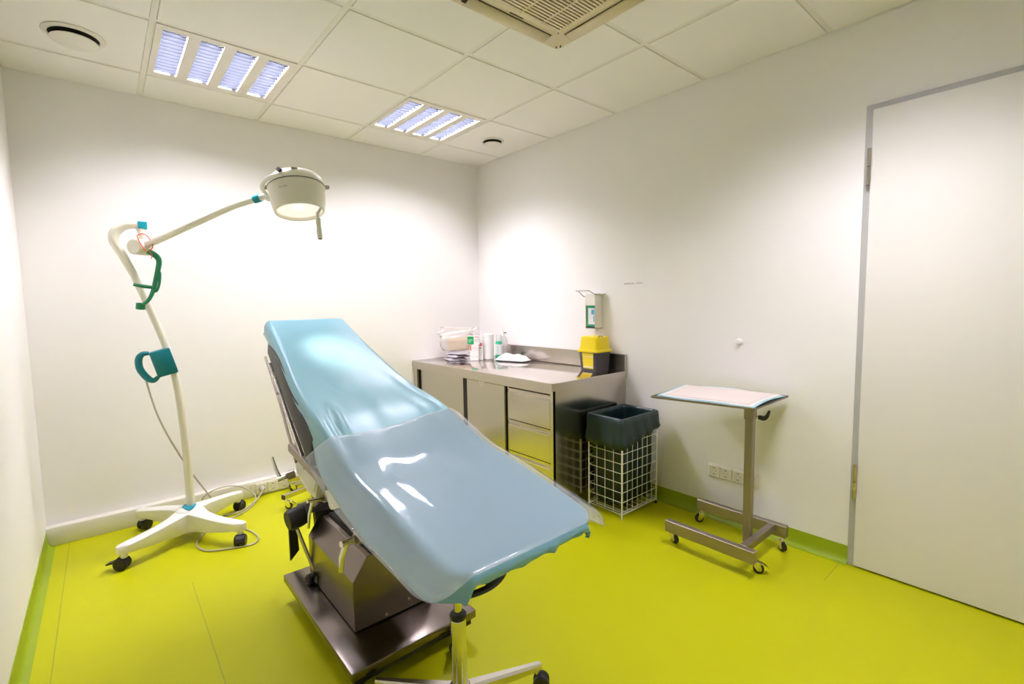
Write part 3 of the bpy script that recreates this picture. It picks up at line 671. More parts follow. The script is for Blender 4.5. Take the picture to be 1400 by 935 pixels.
# ================================================================== CASTERS
def caster(parent, x, y, top, r, ang, metal='chrome', tyre='black', brake=False, twin=False, z0=0.0, name='caster', width=0.02):
    "swivel caster: stem plate, fork (> wheel, brake)"
    R = Matrix.Translation((x, y, z0)) @ Matrix.Rotation(ang, 4, 'Z'); off = r * 0.45
    bm = B(); cyl(bm, R @ Vector((0, 0, 2 * r + 0.006)), R @ Vector((0, 0, top - z0)), 0.006, 10)
    cyl(bm, R @ Vector((0, 0, 2 * r + 0.004)), R @ Vector((0, 0, 2 * r + 0.012)), 0.014, 14)
    for s_ in (-1, 1):
        yy = s_ * (width / 2 + 0.003)
        poly = [(-0.014, 2 * r + 0.008), (0.014, 2 * r + 0.008), (off + 0.012, r), (off + 0.006, r - 0.010), (off - 0.008, r - 0.008), (-0.012, r * 1.5)]
        prism(bm, poly, lambda u, v, w_: R @ Vector((u, yy + w_, v)), -0.0012, 0.0012)
    box(bm, (-0.014, -width / 2 - 0.004, 2 * r + 0.004), (0.016, width / 2 + 0.004, 2 * r + 0.009), mt=R)
    f = obj(name, bm, metal, parent, smooth=True)
    ax = (R.to_3x3() @ Vector((0, 1, 0)))
    ce = R @ Vector((off, 0, r))
    bm = B()
    hwid = width / 2
    prof = [(0, -hwid), (r * 0.78, -hwid), (r * 0.96, -hwid * 0.75), (r, -hwid * 0.3), (r, hwid * 0.3), (r * 0.96, hwid * 0.75), (r * 0.78, hwid), (0, hwid)]
    lathe(bm, prof, ce, axis=ax, n=24); obj('wheel', bm, tyre, f, smooth=True)
    bm = B(); lathe(bm, [(0, -hwid - 0.005), (r * 0.34, -hwid - 0.004), (r * 0.4, -hwid + 0.001), (r * 0.4, hwid - 0.001), (r * 0.34, hwid + 0.004), (0, hwid + 0.005)], ce, axis=ax, n=16); obj('wheel_hub', bm, 'alu' if metal != 'black' else 'dgrey', f, smooth=True)
    if brake:
        bm = B(); prism(bm, [(0.010, 2 * r + 0.004), (0.03, 2 * r + 0.004), (off + r + 0.02, r * 1.35), (off + r + 0.018, r * 1.2), (0.03, 2 * r - 0.006)], lambda u, v, w_: R @ Vector((u, w_, v)), -0.012, 0.012); obj('brake_pedal', bm, metal, f)
    return f

# ================================================================== INSTRUMENT TROLLEY
t = thing('instrument_trolley', (-0.31, -2.55, 0), 'steel instrument trolley with a flat tray on one post by the right wall', 'trolley')
bm = B(); box(bm, (-0.509, -2.785, 0.078), (-0.473, -2.318, 0.14), bev=0.003); obj('base_bar', bm, 'tray_steel', t)
bm = B(); box(bm, (-0.132, -2.785, 0.078), (-0.096, -2.295, 0.14), bev=0.003); obj('base_bar', bm, 'tray_steel', t)
bm = B(); box(bm, (-0.473, -2.735, 0.100), (-0.132, -2.70, 0.14), bev=0.003); obj('cross_bar', bm, 'tray_steel', t)
bm = B(); box(bm, (-0.360, -2.70, 0.100), (-0.322, -2.662, 0.79), bev=0.004); obj('post', bm, 'tray_steel', t)
bm = B(); box(bm, (-0.364, -2.704, 0.725), (-0.318, -2.658, 0.796), bev=0.004); obj('post_sleeve', bm, 'tray_steel', t)
bm = B(); cyl(bm, (-0.341, -2.704, 0.745), (-0.341, -2.725, 0.745), 0.004, 8); lk = obj('clamp_screw', bm, 'chrome', t, smooth=True)
bm = B(); tube(bm, [(-0.341, -2.722, 0.742), (-0.345, -2.745, 0.742), (-0.352, -2.762, 0.755), (-0.358, -2.775, 0.785)], [0.011, 0.012, 0.009, 0.006], 10, sub=4); obj('clamp_lever', bm, 'black', lk, smooth=True)
TZ = 0.797
tc = [(-0.535, -2.245), (-0.448, -2.748), (-0.028, -2.738), (-0.118, -2.203)]
bm = B()
V0 = [bm.verts.new((x, y, TZ)) for x, y in tc]; V1 = [bm.verts.new((x, y, TZ + 0.006)) for x, y in tc]
bm.faces.new(V0); bm.faces.new(V1[::-1])
for i in range(4): bm.faces.new((V0[i], V0[(i + 1) % 4], V1[(i + 1) % 4], V1[i]))
bmesh.ops.bevel(bm, geom=list(bm.edges), offset=0.0015, segments=1, affect='EDGES'); tr = obj('tray', bm, 'tray_steel', t)
bm = B(); tube(bm, [(*p, TZ + 0.008) for p in tc], 0.004, 8, closed=True); obj('tray_rim', bm, 'tray_steel', tr, smooth=True)
caster(t, -0.449, -2.335, 0.079, 0.025, -1.9, brake=False); caster(t, -0.425, -2.76, 0.079, 0.025, -0.9, brake=True); caster(t, -0.114, -2.316, 0.079, 0.025, 2.4); caster(t, -0.114, -2.755, 0.079, 0.025, -2.0)
for ch in t.children:
    pass
# absorbent pad on the tray
pt = thing('absorbent_pad', (-0.28, -2.48, TZ + 0.012), 'white absorbent pad with blue backing draped on the trolley tray', 'pad')
def padgrid(inset, dzv, nx=24, ny=18):
    P = []
    a, b2, c3, d3 = [Vector((x, y, 0)) for x, y in ((-0.505, -2.262), (-0.452, -2.742), (-0.035, -2.728), (-0.115, -2.20))]
    for i in range(nx + 1):
        u = inset + (1 - 2 * inset) * i / nx; row = []
        for j in range(ny + 1):
            v = inset + (1 - 2 * inset) * j / ny
            p = a.lerp(d3, v).lerp(b2.lerp(c3, v), u)
            z = TZ + 0.0135 + dzv + 0.0015 * math.sin(9 * u + 2) * math.cos(7 * v)
            if v > 0.93 and u > 0.15 and u < 0.7: z += 0.010 * math.sin((u - 0.15) / 0.55 * PI) * (v - 0.93) / 0.07
            if u > 0.93: z += 0.006 * (u - 0.93) / 0.07 * math.sin(v * 4)
            if v < 0.06: z -= 0.003 * (0.06 - v) / 0.06
            row.append((p.x, p.y, z))
        P.append(row)
    return P
bm = B(); grid_mesh(bm, padgrid(0.0, 0.0)); solid(obj('backing', bm, 'padb', pt, smooth=True), 0.0015)
bm = B(); grid_mesh(bm, padgrid(0.025, 0.0025)); solid(obj('border', bm, 'paper', pt, smooth=True), 0.0015)
bm = B(); grid_mesh(bm, padgrid(0.075, 0.0045)); solid(obj('fleece', bm, 'padp', pt, smooth=True), 0.0015)

# ================================================================== OPERATING TABLE
ot = thing('operating_table', (-1.95, -1.85, 0), 'wheeled steel treatment table with raised backrest and motor housing', 'treatment table')
bm = B(); box(bm, (-2.20, -2.228, 0.088), (-1.70, -1.455, 0.12), bev=0.004, seg=2); obj('base_plate', bm, 'steel_box', ot, smooth=True)
bm = B(); box(bm, (-2.185, -2.213, 0.06), (-1.715, -1.47, 0.088)); obj('base_underframe', bm, 'black', ot)
for (x, y) in ((-2.14, -2.15), (-1.76, -2.17), (-2.14, -1.53), (-1.76, -1.53)):
    caster(ot, x, y, 0.06, 0.0235, 0.6, metal='black', width=0.026)
hp = [(-2.115, 0.128), (-2.115, 0.315), (-2.06, 0.395), (-1.84, 0.395), (-1.785, 0.315), (-1.785, 0.128)]
bm = B(); prism(bm, hp, lambda u, v, w_: (u, w_, v), -2.05, -1.56, bev=0.002); mh = obj('motor_housing', bm, 'steel_box', ot)
bm = B(); box(bm, (-2.105, -2.04, 0.12), (-1.795, -1.57, 0.1285)); obj('housing_plinth', bm, 'dark', ot)
bm = B(); box(bm, (-1.884, -2.0508, 0.13), (-1.8825, -2.0495, 0.39)); obj('panel_joint', bm, 'dgrey', mh)
for (x, z) in ((-1.895, 0.165), (-1.99, 0.142)):
    bm = B(); cyl(bm, (x, -2.049, z), (x, -2.053, z), 0.005, 10); obj('screw', bm, 'chrome', mh)
bm = B(); box(bm, (-2.035, -2.02, 0.395), (-1.865, -1.60, 0.405)); obj('column_gasket', bm, 'rubber', ot)
bm = B(); box(bm, (-2.02, -1.995, 0.405), (-1.88, -1.66, 0.62), bev=0.02, seg=3); obj('lift_column', bm, 'steel_side', ot, smooth=True)
# carrying frame under the seat: follows the slope of the seat
def top_z(y): return smooth_lerp([(-2.84, 0.716), (-2.67, 0.742), (-2.46, 0.779), (-2.31, 0.803), (-2.18, 0.849), (-2.0, 0.917), (-1.75, 0.974), (-1.38, 1.118), (-1.10, 1.246)], y)
def slab(bm, xl0, xr0, y0, z0, xl1, xr1, y1, z1, th, bev=0.0, seg=2):
    "slab between two cross lines; z is the top"
    d = Vector((0, y1 - y0, z1 - z0)).normalized(); nrm = Vector((0, -d.z, d.y)); 
    if nrm.z < 0: nrm = -nrm
    T_ = [Vector((xl0, y0, z0)), Vector((xr0, y0, z0)), Vector((xr1, y1, z1)), Vector((xl1, y1, z1))]
    a = [bm.verts.new(p) for p in T_]; b2 = [bm.verts.new(p - nrm * th) for p in T_]
    fs = [bm.faces.new(a), bm.faces.new(b2[::-1])] + [bm.faces.new((a[i], b2[i], b2[(i + 1) % 4], a[(i + 1) % 4])) for i in range(4)]
    if bev: bmesh.ops.bevel(bm, geom=list({e for f in fs for e in f.edges}), offset=bev, segments=seg, affect='EDGES', profile=0.5)
    return bm
bm = B(); slab(bm, -2.175, -1.725, -2.80, 0.700, -2.175, -1.725, -2.02, 0.832, 0.045, 0.012); obj('seat_pad', bm, 'pad', ot, smooth=True)
bm = B(); slab(bm, -2.212, -1.71, -1.985, 0.850, -2.128, -1.745, -1.135, 1.196, 0.125, 0.014); obj('backrest_pad', bm, 'pad', ot, smooth=True)
bm = B(); slab(bm, -2.15, -1.75, -2.70, 0.677, -2.15, -1.75, -2.03, 0.793, 0.025); slab(bm, -2.03, -1.87, -2.2, 0.735, -2.03, -1.87, -1.70, 0.735, 0.115); obj('seat_frame', bm, 'tray_steel', ot)
bm = B(); slab(bm, -2.14, -1.76, -1.97, 0.79, -2.10, -1.78, -1.20, 1.107, 0.02); obj('backrest_frame', bm, 'tray_steel', ot)
for sx in (-1, 1):
    X = lambda x: x if sx < 0 else -3.9 - x
    bm = B(); tube(bm, [(X(-2.135), -1.085, 1.066), (X(-2.16), -1.40, 0.885), (X(-2.19), -1.709, 0.697)], 0.0055, 8); obj('side_rod', bm, 'tray_steel', ot, smooth=True)
    bm = B(); slab(bm, X(-2.142), X(-2.128), -1.165, 1.045, X(-2.205), X(-2.191), -1.86, 0.728, 0.024, 0.002); obj('backrest_rail', bm, 'steel', ot)
    bm = B(); slab(bm, X(-2.152), X(-2.138), -1.30, 0.945, X(-2.178), X(-2.164), -1.70, 0.760, 0.016, 0.002); obj('strut', bm, 'tray_steel', ot)
    bm = B(); slab(bm, X(-2.205), X(-2.185), -1.66, 0.765, X(-2.205), X(-2.185), -2.075, 0.722, 0.032, 0.003); obj('hinge_arm', bm, 'tray_steel', ot)
    bm = B(); slab(bm, X(-2.192), X(-2.178), -2.12, 0.735, X(-2.192), X(-2.178), -2.72, 0.64, 0.03, 0.002); obj('seat_rail', bm, 'steel', ot)
    for (py_, pz_) in ((-1.57, 0.83), (-1.775, 0.765), (-1.40, 0.93)):
        bm = B(); cyl(bm, (X(-2.172), py_, pz_), (X(-2.12), py_, pz_), 0.006, 8); obj('cross_pin', bm, 'tray_steel', ot, smooth=True)
    if sx > 0: continue
    bm = B()
    poly = [(-1.69, 0.735), (-2.06, 0.700), (-2.12, 0.715), (-2.208, 0.722), (-2.196, 0.690), (-2.172, 0.664), (-2.080, 0.622), (-2.062, 0.616), (-2.050, 0.622), (-2.028, 0.660), (-2.004, 0.694), (-1.968, 0.708), (-1.944, 0.682), (-1.922, 0.622), (-1.905, 0.606), (-1.880, 0.604), (-1.82, 0.610), (-1.755, 0.622), (-1.69, 0.648), (-1.675, 0.69)]
    prism(bm, poly, lambda u, v, w_: (w_, u, v), X(-2.186), X(-2.150), bev=0.004); obj('hinge_cover', bm, 'cream', ot, smooth=True)
    bm = B(); prism(bm, [(-1.80, 0.69), (-1.90, 0.695), (-1.935, 0.68), (-1.905, 0.632), (-1.86, 0.625), (-1.81, 0.64)], lambda u, v, w_: (w_, u, v), X(-2.190), X(-2.185), bev=0.001); obj('cover_boss', bm, 'cream', ot, smooth=True)
def clamp(p0, p1, lev, knob_r=0.02, dark=True):
    p0, p1 = Vector(p0), Vector(p1); d = (p1 - p0)
    bm = B(); cyl(bm, p0, p0 + d * 0.45, knob_r, 18); cyl(bm, p0 + d * 0.45, p0 + d * 0.6, knob_r * 0.62, 14); k = obj('clamp_knob', bm, 'tray_steel', ot, smooth=True)
    bm = B(); cyl(bm, p0 + d * 0.6, p1 + d * 0.1, knob_r * 0.5, 14); tube(bm, [p0 + d * 0.9] + [Vector(q) for q in lev], [knob_r * 0.45, knob_r * 0.42, knob_r * 0.36, knob_r * 0.42][:len(lev) + 1], 12); obj('lever', bm, 'chrome', k, smooth=True)
clamp((-2.186, -1.665, 0.640), (-2.245, -1.66, 0.628), [(-2.246, -1.63, 0.66), (-2.25, -1.593, 0.702)], 0.017)
clamp((-2.12, -1.925, 0.600), (-2.215, -1.94, 0.617), [(-2.218, -1.935, 0.565), (-2.22, -1.925, 0.512)], 0.013)
clamp((-2.135, -2.235, 0.572), (-2.215, -2.252, 0.578), [(-2.222, -2.250, 0.535), (-2.224, -2.245, 0.488)], 0.021)
bm = B(); box(bm, (-2.10, -1.96, 0.575), (-2.03, -1.89, 0.62), bev=0.004); box(bm, (-2.08, -2.05, 0.60), (-2.02, -1.99, 0.645), bev=0.004); cyl(bm, (-2.15, -1.99, 0.60), (-2.03, -1.99, 0.60), 0.012, 12); obj('actuator_bracket', bm, 'dgrey', ot)
bm = B(); lathe(bm, [(0, 0), (0.022, 0), (0.024, 0.012), (0.016, 0.022), (0, 0.024)], (-2.09, -2.075, 0.60), axis=(-0.8, -0.4, -0.3), n=16); obj('bump_stop', bm, 'cream', ot, smooth=True)
bm = B(); lathe(bm, [(0, 0), (0.022, 0), (0.024, 0.012), (0.016, 0.022), (0, 0.024)], (-2.10, -2.27, 0.555), axis=(-0.8, -0.4, -0.3), n=16); box(bm, (-2.12, -2.30, 0.565), (-2.09, -2.24, 0.70)); obj('bump_stop', bm, 'cream', ot, smooth=True)
bm = B(); cyl(bm, (-2.12, -1.575, 0.62), (-2.12, -1.70, 0.50), 0.008, 10); cyl(bm, (-2.12, -1.68, 0.488), (-2.12, -1.725, 0.515), 0.005, 8); obj('drop_rod', bm, 'tray_steel', ot, smooth=True)
# foot pump: rubber roll, dark plate, straps, push rod
bm = B(); slab(bm, -2.11, -1.90, -1.53, 0.452, -2.11, -1.90, -1.39, 0.40, 0.05, 0.006); pp = obj('pump_plate', bm, 'dgrey', ot, smooth=True)
bm = B(); lathe(bm, [(0, 0), (0.030, 0.0), (0.040, 0.006), (0.046, 0.03), (0.046, 0.07), (0.040, 0.082), (0, 0.082)], (-2.10, -1.49, 0.385), axis=(-1, -0.1, -0.1), n=24); obj('rubber_roll', bm, 'rubber', ot, smooth=True)
bm = B(); slab(bm, -2.085, -1.94, -1.53, 0.42, -2.05, -1.95, -1.46, 0.12, 0.045, 0.004); obj('pump_strap', bm, 'black', ot)
bm = B(); prism(bm, [(-2.145, 0.36), (-2.112, 0.36), (-2.105, 0.17), (-2.145, 0.13)], lambda u, v, w_: (u, w_, v), -1.375, -1.36); obj('pump_strap', bm, 'black', ot)
bm = B(); cyl(bm, (-2.155, -1.545, 0.35), (-2.105, -1.605, 0.145), 0.008, 12); obj('push_rod', bm, 'steel', ot, smooth=True)
bm = B(); lathe(bm, [(0, 0), (0.018, 0), (0.022, 0.006), (0.022, 0.024), (0.016, 0.03), (0, 0.03)], (-2.115, -1.60, 0.14), axis=(-1, -0.2, 0), n=10); lathe(bm, [(0, 0), (0.024, 0), (0.026, 0.01), (0.02, 0.02), (0, 0.02)], (-2.095, -1.63, 0.142), axis=(-0.2, -1, 0.2), n=10); obj('star_knob', bm, 'black', ot, smooth=True)

# ---- blue sheet over the table
def hw_l(y): return smooth_lerp([(-2.84, 0.215), (-2.825, 0.236), (-2.79, 0.250), (-2.5, 0.253), (-2.1, 0.254), (-1.75, 0.236), (-1.4, 0.201), (-1.10, 0.178)], y)
def hw_r(y): return smooth_lerp([(-2.84, 0.20), (-2.825, 0.230), (-2.79, 0.252), (-2.6, 0.270), (-2.3, 0.276), (-2.1, 0.268), (-1.75, 0.252), (-1.4, 0.232), (-1.10, 0.215)], y)
CX = -1.95
def sheet_cross(y, z, nrm, k_end=1.0):
    """cross-section of the sheet at one station: left hem -> right hem"""
    L, R_ = hw_l(y), hw_r(y); rc = 0.022; row = []
    dl = lerp([(-2.86, 0.04), (-2.75, 0.055), (-2.2, 0.065), (-2.08, 0.075), (-1.95, 0.050), (-1.85, 0.020), (-1.4, 0.014), (-1.3, 0.04), (-1.2, 0.06), (-1.1, 0.065)], y) * k_end
    dr = lerp([(-2.84, 0.012), (-2.7, 0.03), (-2.5, 0.06)], y)
    pts = []
    flare = lerp([(-2.86, 0.0), (-2.78, 0.03), (-2.5, 0.042), (-2.2, 0.034), (-2.05, 0.012), (-1.9, 0.0)], y)
    for q in range(5): pts.append((-L - 0.003 * math.sin(q * 1.2 + y * 17) - flare * (1 - q / 5), -rc - dl * (1 - q / 5) , 0))
    for q in range(5):
        a = PI * (1 - q / 8.0); a = PI - (PI / 2) * q / 4; pts.append((-L + rc + rc * math.cos(a), -rc + rc * math.sin(a), 0.1))
    n = 34
    for q in range(1, n):
        f = q / n; x = (-L + rc) + (L + R_ - 2 * rc) * f; pts.append((x, 0, min(f, 1 - f) * 4))
    for q in range(5):
        a = (PI / 2) * (1 - q / 4); pts.append((R_ - rc + rc * math.cos(a), -rc + rc * math.sin(a), 0.1))
    for q in range(1, 5): pts.append((R_ + 0.003 * math.sin(q + y * 15), -rc - dr * q / 4, 0))
    for (x, h, wgt) in pts:
        f = (x + L) / (L + R_)
        wr = 0.0
        g2 = lambda c0, s0, v: math.exp(-((v - c0) / s0) ** 2)
        if wgt > 0:
            # long soft folds running along the backrest, deeper where the bed bends
            wr += 0.0022 * math.sin(13 * f + 3.1 * y) * g2(-1.9, 0.35, y) + 0.0014 * math.sin(27 * f - 6 * y + 1.0) * g2(-2.0, 0.25, y)
            wr += -0.016 * g2(0.10 + 0.12 * (y + 2.05), 0.028, f) * g2(-2.03, 0.13, y)          # left fold at the hinge
            wr += 0.010 * g2(0.17 + 0.2 * (y + 2.05), 0.03, f) * g2(-2.0, 0.12, y)
            wr += -0.010 * g2(0.93 - 0.10 * (y + 1.9), 0.030, f) * g2(-1.93, 0.20, y)           # right fold at the hinge
            wr += 0.004 * g2(0.84 - 0.10 * (y + 1.9), 0.04, f) * g2(-1.9, 0.2, y)
            wr += -0.0022 * g2(0.55 + 0.10 * (y + 2.4), 0.012, f) * g2(-2.5, 0.3, y)            # lengthwise crease on the leg part
            wr += -0.0016 * g2(0.30 - 0.5 * (y + 1.7), 0.008, f) * g2(-1.72, 0.07, y)
        p = Vector((CX + x, y, z)) + nrm * (h + wr)
        row.append(p)
    return row
rows = []
ys = [-1.10 - 0.0175 * i for i in range(100)]
ys = [y for y in ys if y >= -2.835] + [-2.84]
def nrm_at(y):
    d = Vector((0, 0.02, top_z(y + 0.01) - top_z(y - 0.01))).normalized(); n_ = Vector((0, -d.z, d.y)); return n_
# head end wraps down behind the backrest
n0 = nrm_at(-1.12); d0 = Vector((0, n0.z, -n0.y))
for (a, dd) in ((0.018, -0.085), (0.022, -0.045), (0.018, -0.016), (0.010, -0.004)):
    r = sheet_cross(-1.10, top_z(-1.10), n0); r = [CX_ for CX_ in r]
    rr = []
    for p in r:
        h = (p - Vector((p.x, -1.10, top_z(-1.10)))).dot(n0)
        hh = max(h + dd, -0.085) if h > -0.085 else -0.085
        xx = CX + (p.x - CX) * (1 - 0.35 * a)
        rr.append(Vector((xx, -1.10, top_z(-1.10))) + n0 * min(hh, h) + d0 * a)
    rows.append(rr)
for y in ys: rows.append(sheet_cross(y, top_z(y), nrm_at(y)))
# foot end wraps down with gathers
nf = nrm_at(-2.83); df = Vector((0, -nf.z, nf.y)); base = rows[-1]; NB = len(base)
for q, (out, dd) in enumerate(((0.010, -0.004), (0.018, -0.012), (0.021, -0.026), (0.019, -0.040), (0.016, -0.050), (0.008, -0.054))):
    rr = []
    for i, p in enumerate(base):
        f = (p.x - (CX - 0.25)) / 0.5; h = (p - Vector((p.x, -2.84, top_z(-2.84)))).dot(nf)
        bulge = 0.006 * math.sin(PI * max(0, min(1, f)))          # the foot edge bows out
        ga = (0.0028 * math.sin(31 * f + 2.0 * q) + 0.0016 * math.sin(57 * f + 1.0 + q) + 0.010 * math.exp(-((f - 0.60) / 0.018) ** 2)) * (q + 1) / 6
        sag = 0.003 * math.sin(9 * f + 0.7) * (q / 5)
        hh = h + (dd + sag) * (0.68 - 0.18 * max(0, min(1, f)))
        hh = max(hh, -0.046 if f < 0.9 else -0.030)
        rr.append(Vector((CX + (p.x - CX) * (1 - 0.05 * (q + 1) / 6), -2.84, top_z(-2.84))) + nf * min(hh, h + 0.001) + df * (out + bulge * (q + 1) / 6 + ga))
    rows.append(rr)
bm = B(); grid_mesh(bm, rows)
sheet = tag(obj('table_sheet', bm, 'sheet', smooth=True, sharp=2.5), 'light blue plastic sheet stretched over the treatment table', 'sheet')
solid(sheet, 0.0012, -1)

# ---- clear vinyl film over the leg part
bm = B(); P = []; FWD = 0.618
ny_, nx_ = 60, 64
for i in range(ny_ + 1):
    u = i / ny_; row = []
    for j in range(nx_ + 1):
        v = j / nx_
        x = -2.272 + FWD * v
        yh = -2.105 - 0.02 * math.sin(v * 5.0) + 0.02 * (v > 0.5) * (v - 0.5)
        yf = -2.862 + 0.0 * v
        # rounded outer corners at the foot
        y = yh + (yf - yh) * u
        rcx = 0.07
        ex = max(0, rcx - min(v, 1 - v) * FWD); ey = max(0, rcx - (1 - u) * 0.757)
        if ex > 0 and ey > 0:
            m_ = max(ex, ey); rr = math.hypot(ex, ey)
            kf = m_ / rr
            sx_ = 1 if v < 0.5 else -1
            x = (-2.272 + rcx - ex * kf) if v < 0.5 else (-2.272 + FWD - rcx + ex * kf)
            y = yf + rcx - ey * kf
        yy = max(min(y, -1.9), -2.84)
        z = top_z(yy) + (yy - y) * (-0.25) if y < -2.84 else top_z(y)
        dxl = max(0, (CX - hw_l(yy) + 0.012) - x); dxr = max(0, x - (CX + hw_r(yy) - 0.012))
        dl = lerp([(-2.86, 0.55), (-2.7, 0.9), (-2.5, 1.35), (-2.3, 1.5), (-2.1, 1.2)], y)
        z += 0.0075 - dl * dxl ** 1.15 * 0.9 - 0.8 * dxr ** 1.1
        # shallow waves where the film lifts off, deeper beside the left edge
        g2 = lambda c0, s0, q: math.exp(-((q - c0) / s0) ** 2)
        z += 0.006 * g2(0.27, 0.07, v - 0.03 * u) * math.sin(PI * u) + 0.0015 * g2(0.5, 0.16, v) * g2(0.13, 0.07, u)
        z += 0.0012 * (1 + math.sin(5 * v + 3 * u))
        row.append((x, y, z))
    P.append(row)
grid_mesh(bm, P)
film = tag(obj('vinyl_film', bm, 'film', smooth=True, sharp=3.0), 'clear milky vinyl film laid over the foot half of the treatment table', 'cover')
solid(film, 0.0012, 1)

# ================================================================== STOOL
SXY = (-1.955, -2.49)
st = thing('swivel_stool', (*SXY, 0), 'stool with chrome gas column and five-star base under the foot of the table', 'stool')
bm = B(); lathe(bm, [(0.0235, 0.085), (0.0245, 0.09), (0.0245, 0.335), (0.0235, 0.338), (0, 0.338)], (*SXY, 0), n=28); obj('column', bm, 'chrome', st, smooth=True)
bm = B(); lathe(bm, [(0.0125, 0.337), (0.024, 0.338), (0.0265, 0.342), (0.0265, 0.352), (0.022, 0.357), (0.0125, 0.357)], (*SXY, 0), n=28, close=True); obj('column_collar', bm, 'black', st, smooth=True)
bm = B(); cyl(bm, (*SXY, 0.33), (*SXY, 0.50), 0.0125, 20); obj('piston', bm, 'chrome', st, smooth=True)
bm = B(); lathe(bm, [(0, 0.07), (0.034, 0.07), (0.036, 0.075), (0.034, 0.112), (0.028, 0.12), (0.0247, 0.121)], (*SXY, 0), n=28); hub = obj('base_hub', bm, 'alu', st, smooth=True)
for k in range(5):
    a = math.radians(-16 + 72 * k); d = Vector((math.cos(a), math.sin(a), 0)); e = Vector((-d.y, d.x, 0)); C0 = Vector((*SXY, 0)); RR = 0.285
    bm = B()
    secs = [(0.026, 0.020, 0.074, 0.114), (0.10, 0.017, 0.073, 0.108), (0.20, 0.014, 0.072, 0.100), (RR - 0.012, 0.012, 0.072, 0.094), (RR + 0.004, 0.010, 0.074, 0.092)]
    rings = []
    for (l, hwid, zb, zt) in secs:
        c0 = C0 + d * l
        rings.append([bm.verts.new(c0 + e * x + Vector((0, 0, z))) for x, z in ((-hwid, zb), (hwid, zb), (hwid, zt - 0.008), (hwid * 0.6, zt), (-hwid * 0.6, zt), (-hwid, zt - 0.008))])
    for A_, B_ in zip(rings, rings[1:]):
        for i in range(6): bm.faces.new((A_[i], A_[(i + 1) % 6], B_[(i + 1) % 6], B_[i]))
    bm.faces.new(rings[0]); bm.faces.new(rings[-1][::-1]); obj('base_arm', bm, 'alu', st, smooth=True, sharp=0.5)
    p = C0 + d * (RR - 0.008)
    bm = B(); cyl(bm, p + Vector((0, 0, 0.055)), p + Vector((0, 0, 0.074)), 0.008, 12); cs = obj('caster', bm, 'chrome', st, smooth=True)
    wa = a + (0.9 if k % 2 else -0.5); wd = Vector((math.cos(wa), math.sin(wa), 0)); wx = Vector((-wd.y, wd.x, 0)); wc = p + wd * 0.012 + Vector((0, 0, 0.0275))
    for s_ in (-1, 1):
        bm = B(); c1 = wc + wx * (s_ * 0.012)
        lathe(bm, [(0, -0.009), (0.023, -0.009), (0.0275, -0.005), (0.0275, 0.005), (0.023, 0.009), (0.014, 0.0085), (0.012, 0.007), (0, 0.007)], c1, axis=wx * s_, n=24); obj('wheel', bm, 'black', cs, smooth=True)
    bm = B(); prism(bm, [(-0.024, 0.026), (-0.018, 0.044), (0.0, 0.054), (0.018, 0.048), (0.024, 0.03), (0.012, 0.034), (-0.012, 0.034)], lambda u, v, w_: Vector((wc.x, wc.y, 0)) + wd * u + wx * w_ + Vector((0, 0, v)), -0.0035, 0.0035); obj('caster_hood', bm, 'black', cs)
bm = B()
lathe(bm, [(0.135, 0.494), (0.155, 0.494), (0.158, 0.498), (0.155, 0.504), (0.135, 0.503)], (*SXY, 0), n=48, close=True); lathe(bm, [(0.100, 0.496), (0.112, 0.496), (0.112, 0.504), (0.100, 0.504)], (*SXY, 0), n=40, close=True)
for k in range(6):
    R = Matrix.Translation((*SXY, 0)) @ Matrix.Rotation(math.radians(-78 + 60 * k), 4, 'Z'); box(bm, (0.02, -0.008, 0.496), (0.14, 0.008, 0.5035), mt=R)
obj('seat_ring', bm, 'black', st, smooth=True)
bm = B(); lathe(bm, [(0, 0.504), (0.10, 0.504), (0.118, 0.510), (0.124, 0.525), (0.118, 0.542), (0.09, 0.550), (0, 0.552)], (*SXY, 0), n=40); obj('seat', bm, 'pad', st, smooth=True)

# ================================================================== LOW STAND BEHIND THE TABLE
ls = thing('mobile_stand', (-1.62, -0.32, 0), 'steel wheeled stand base on the floor between the table and the back wall', 'stand')
bm = B(); slab(bm, -1.94, -1.94, -0.475, 0.092, -1.94, -1.94, -0.44, 0.092, 0.03) if False else None
def bar(bm, a, b2, wdt, h):
    a, b2 = Vector(a), Vector(b2); d = (b2 - a).normalized(); e = Vector((-d.y, d.x, 0)) * wdt / 2
    V = [bm.verts.new(p + q + Vector((0, 0, z))) for p in (a, b2) for (q, z) in ((e, 0), (-e, 0), (-e, -h), (e, -h))]
    for f in ((0, 1, 2, 3), (7, 6, 5, 4), (0, 4, 5, 1), (1, 5, 6, 2), (2, 6, 7, 3), (3, 7, 4, 0)): bm.faces.new([V[i] for i in f])
    return bm
bm.free()
bm = B(); bar(bm, (-1.925, -0.435, 0.098), (-1.40, -0.25, 0.098), 0.028, 0.026); obj('base_bar', bm, 'steel', ls)
bm = B(); bar(bm, (-1.815, -0.13, 0.098), (-1.32, -0.13, 0.098), 0.03, 0.026); obj('base_bar', bm, 'steel', ls)
bm = B(); bar(bm, (-1.46, -0.28, 0.098), (-1.46, -0.135, 0.098), 0.028, 0.026); obj('cross_bar', bm, 'steel', ls)
bm = B(); bar(bm, (-1.931, -0.437, 0.099), (-1.925, -0.435, 0.099), 0.030, 0.028); obj('end_cap', bm, 'black', ls)
bm = B(); cyl(bm, (-1.46, -0.21, 0.09), (-1.46, -0.21, 0.50), 0.012, 14); obj('post', bm, 'steel', ls, smooth=True)
caster(ls, -1.905, -0.43, 0.075, 0.024, -0.5, brake=True); caster(ls, -1.795, -0.145, 0.075, 0.024, 0.2); caster(ls, -1.42, -0.26, 0.075, 0.024, -0.4); caster(ls, -1.34, -0.13, 0.075, 0.024, 0.4)

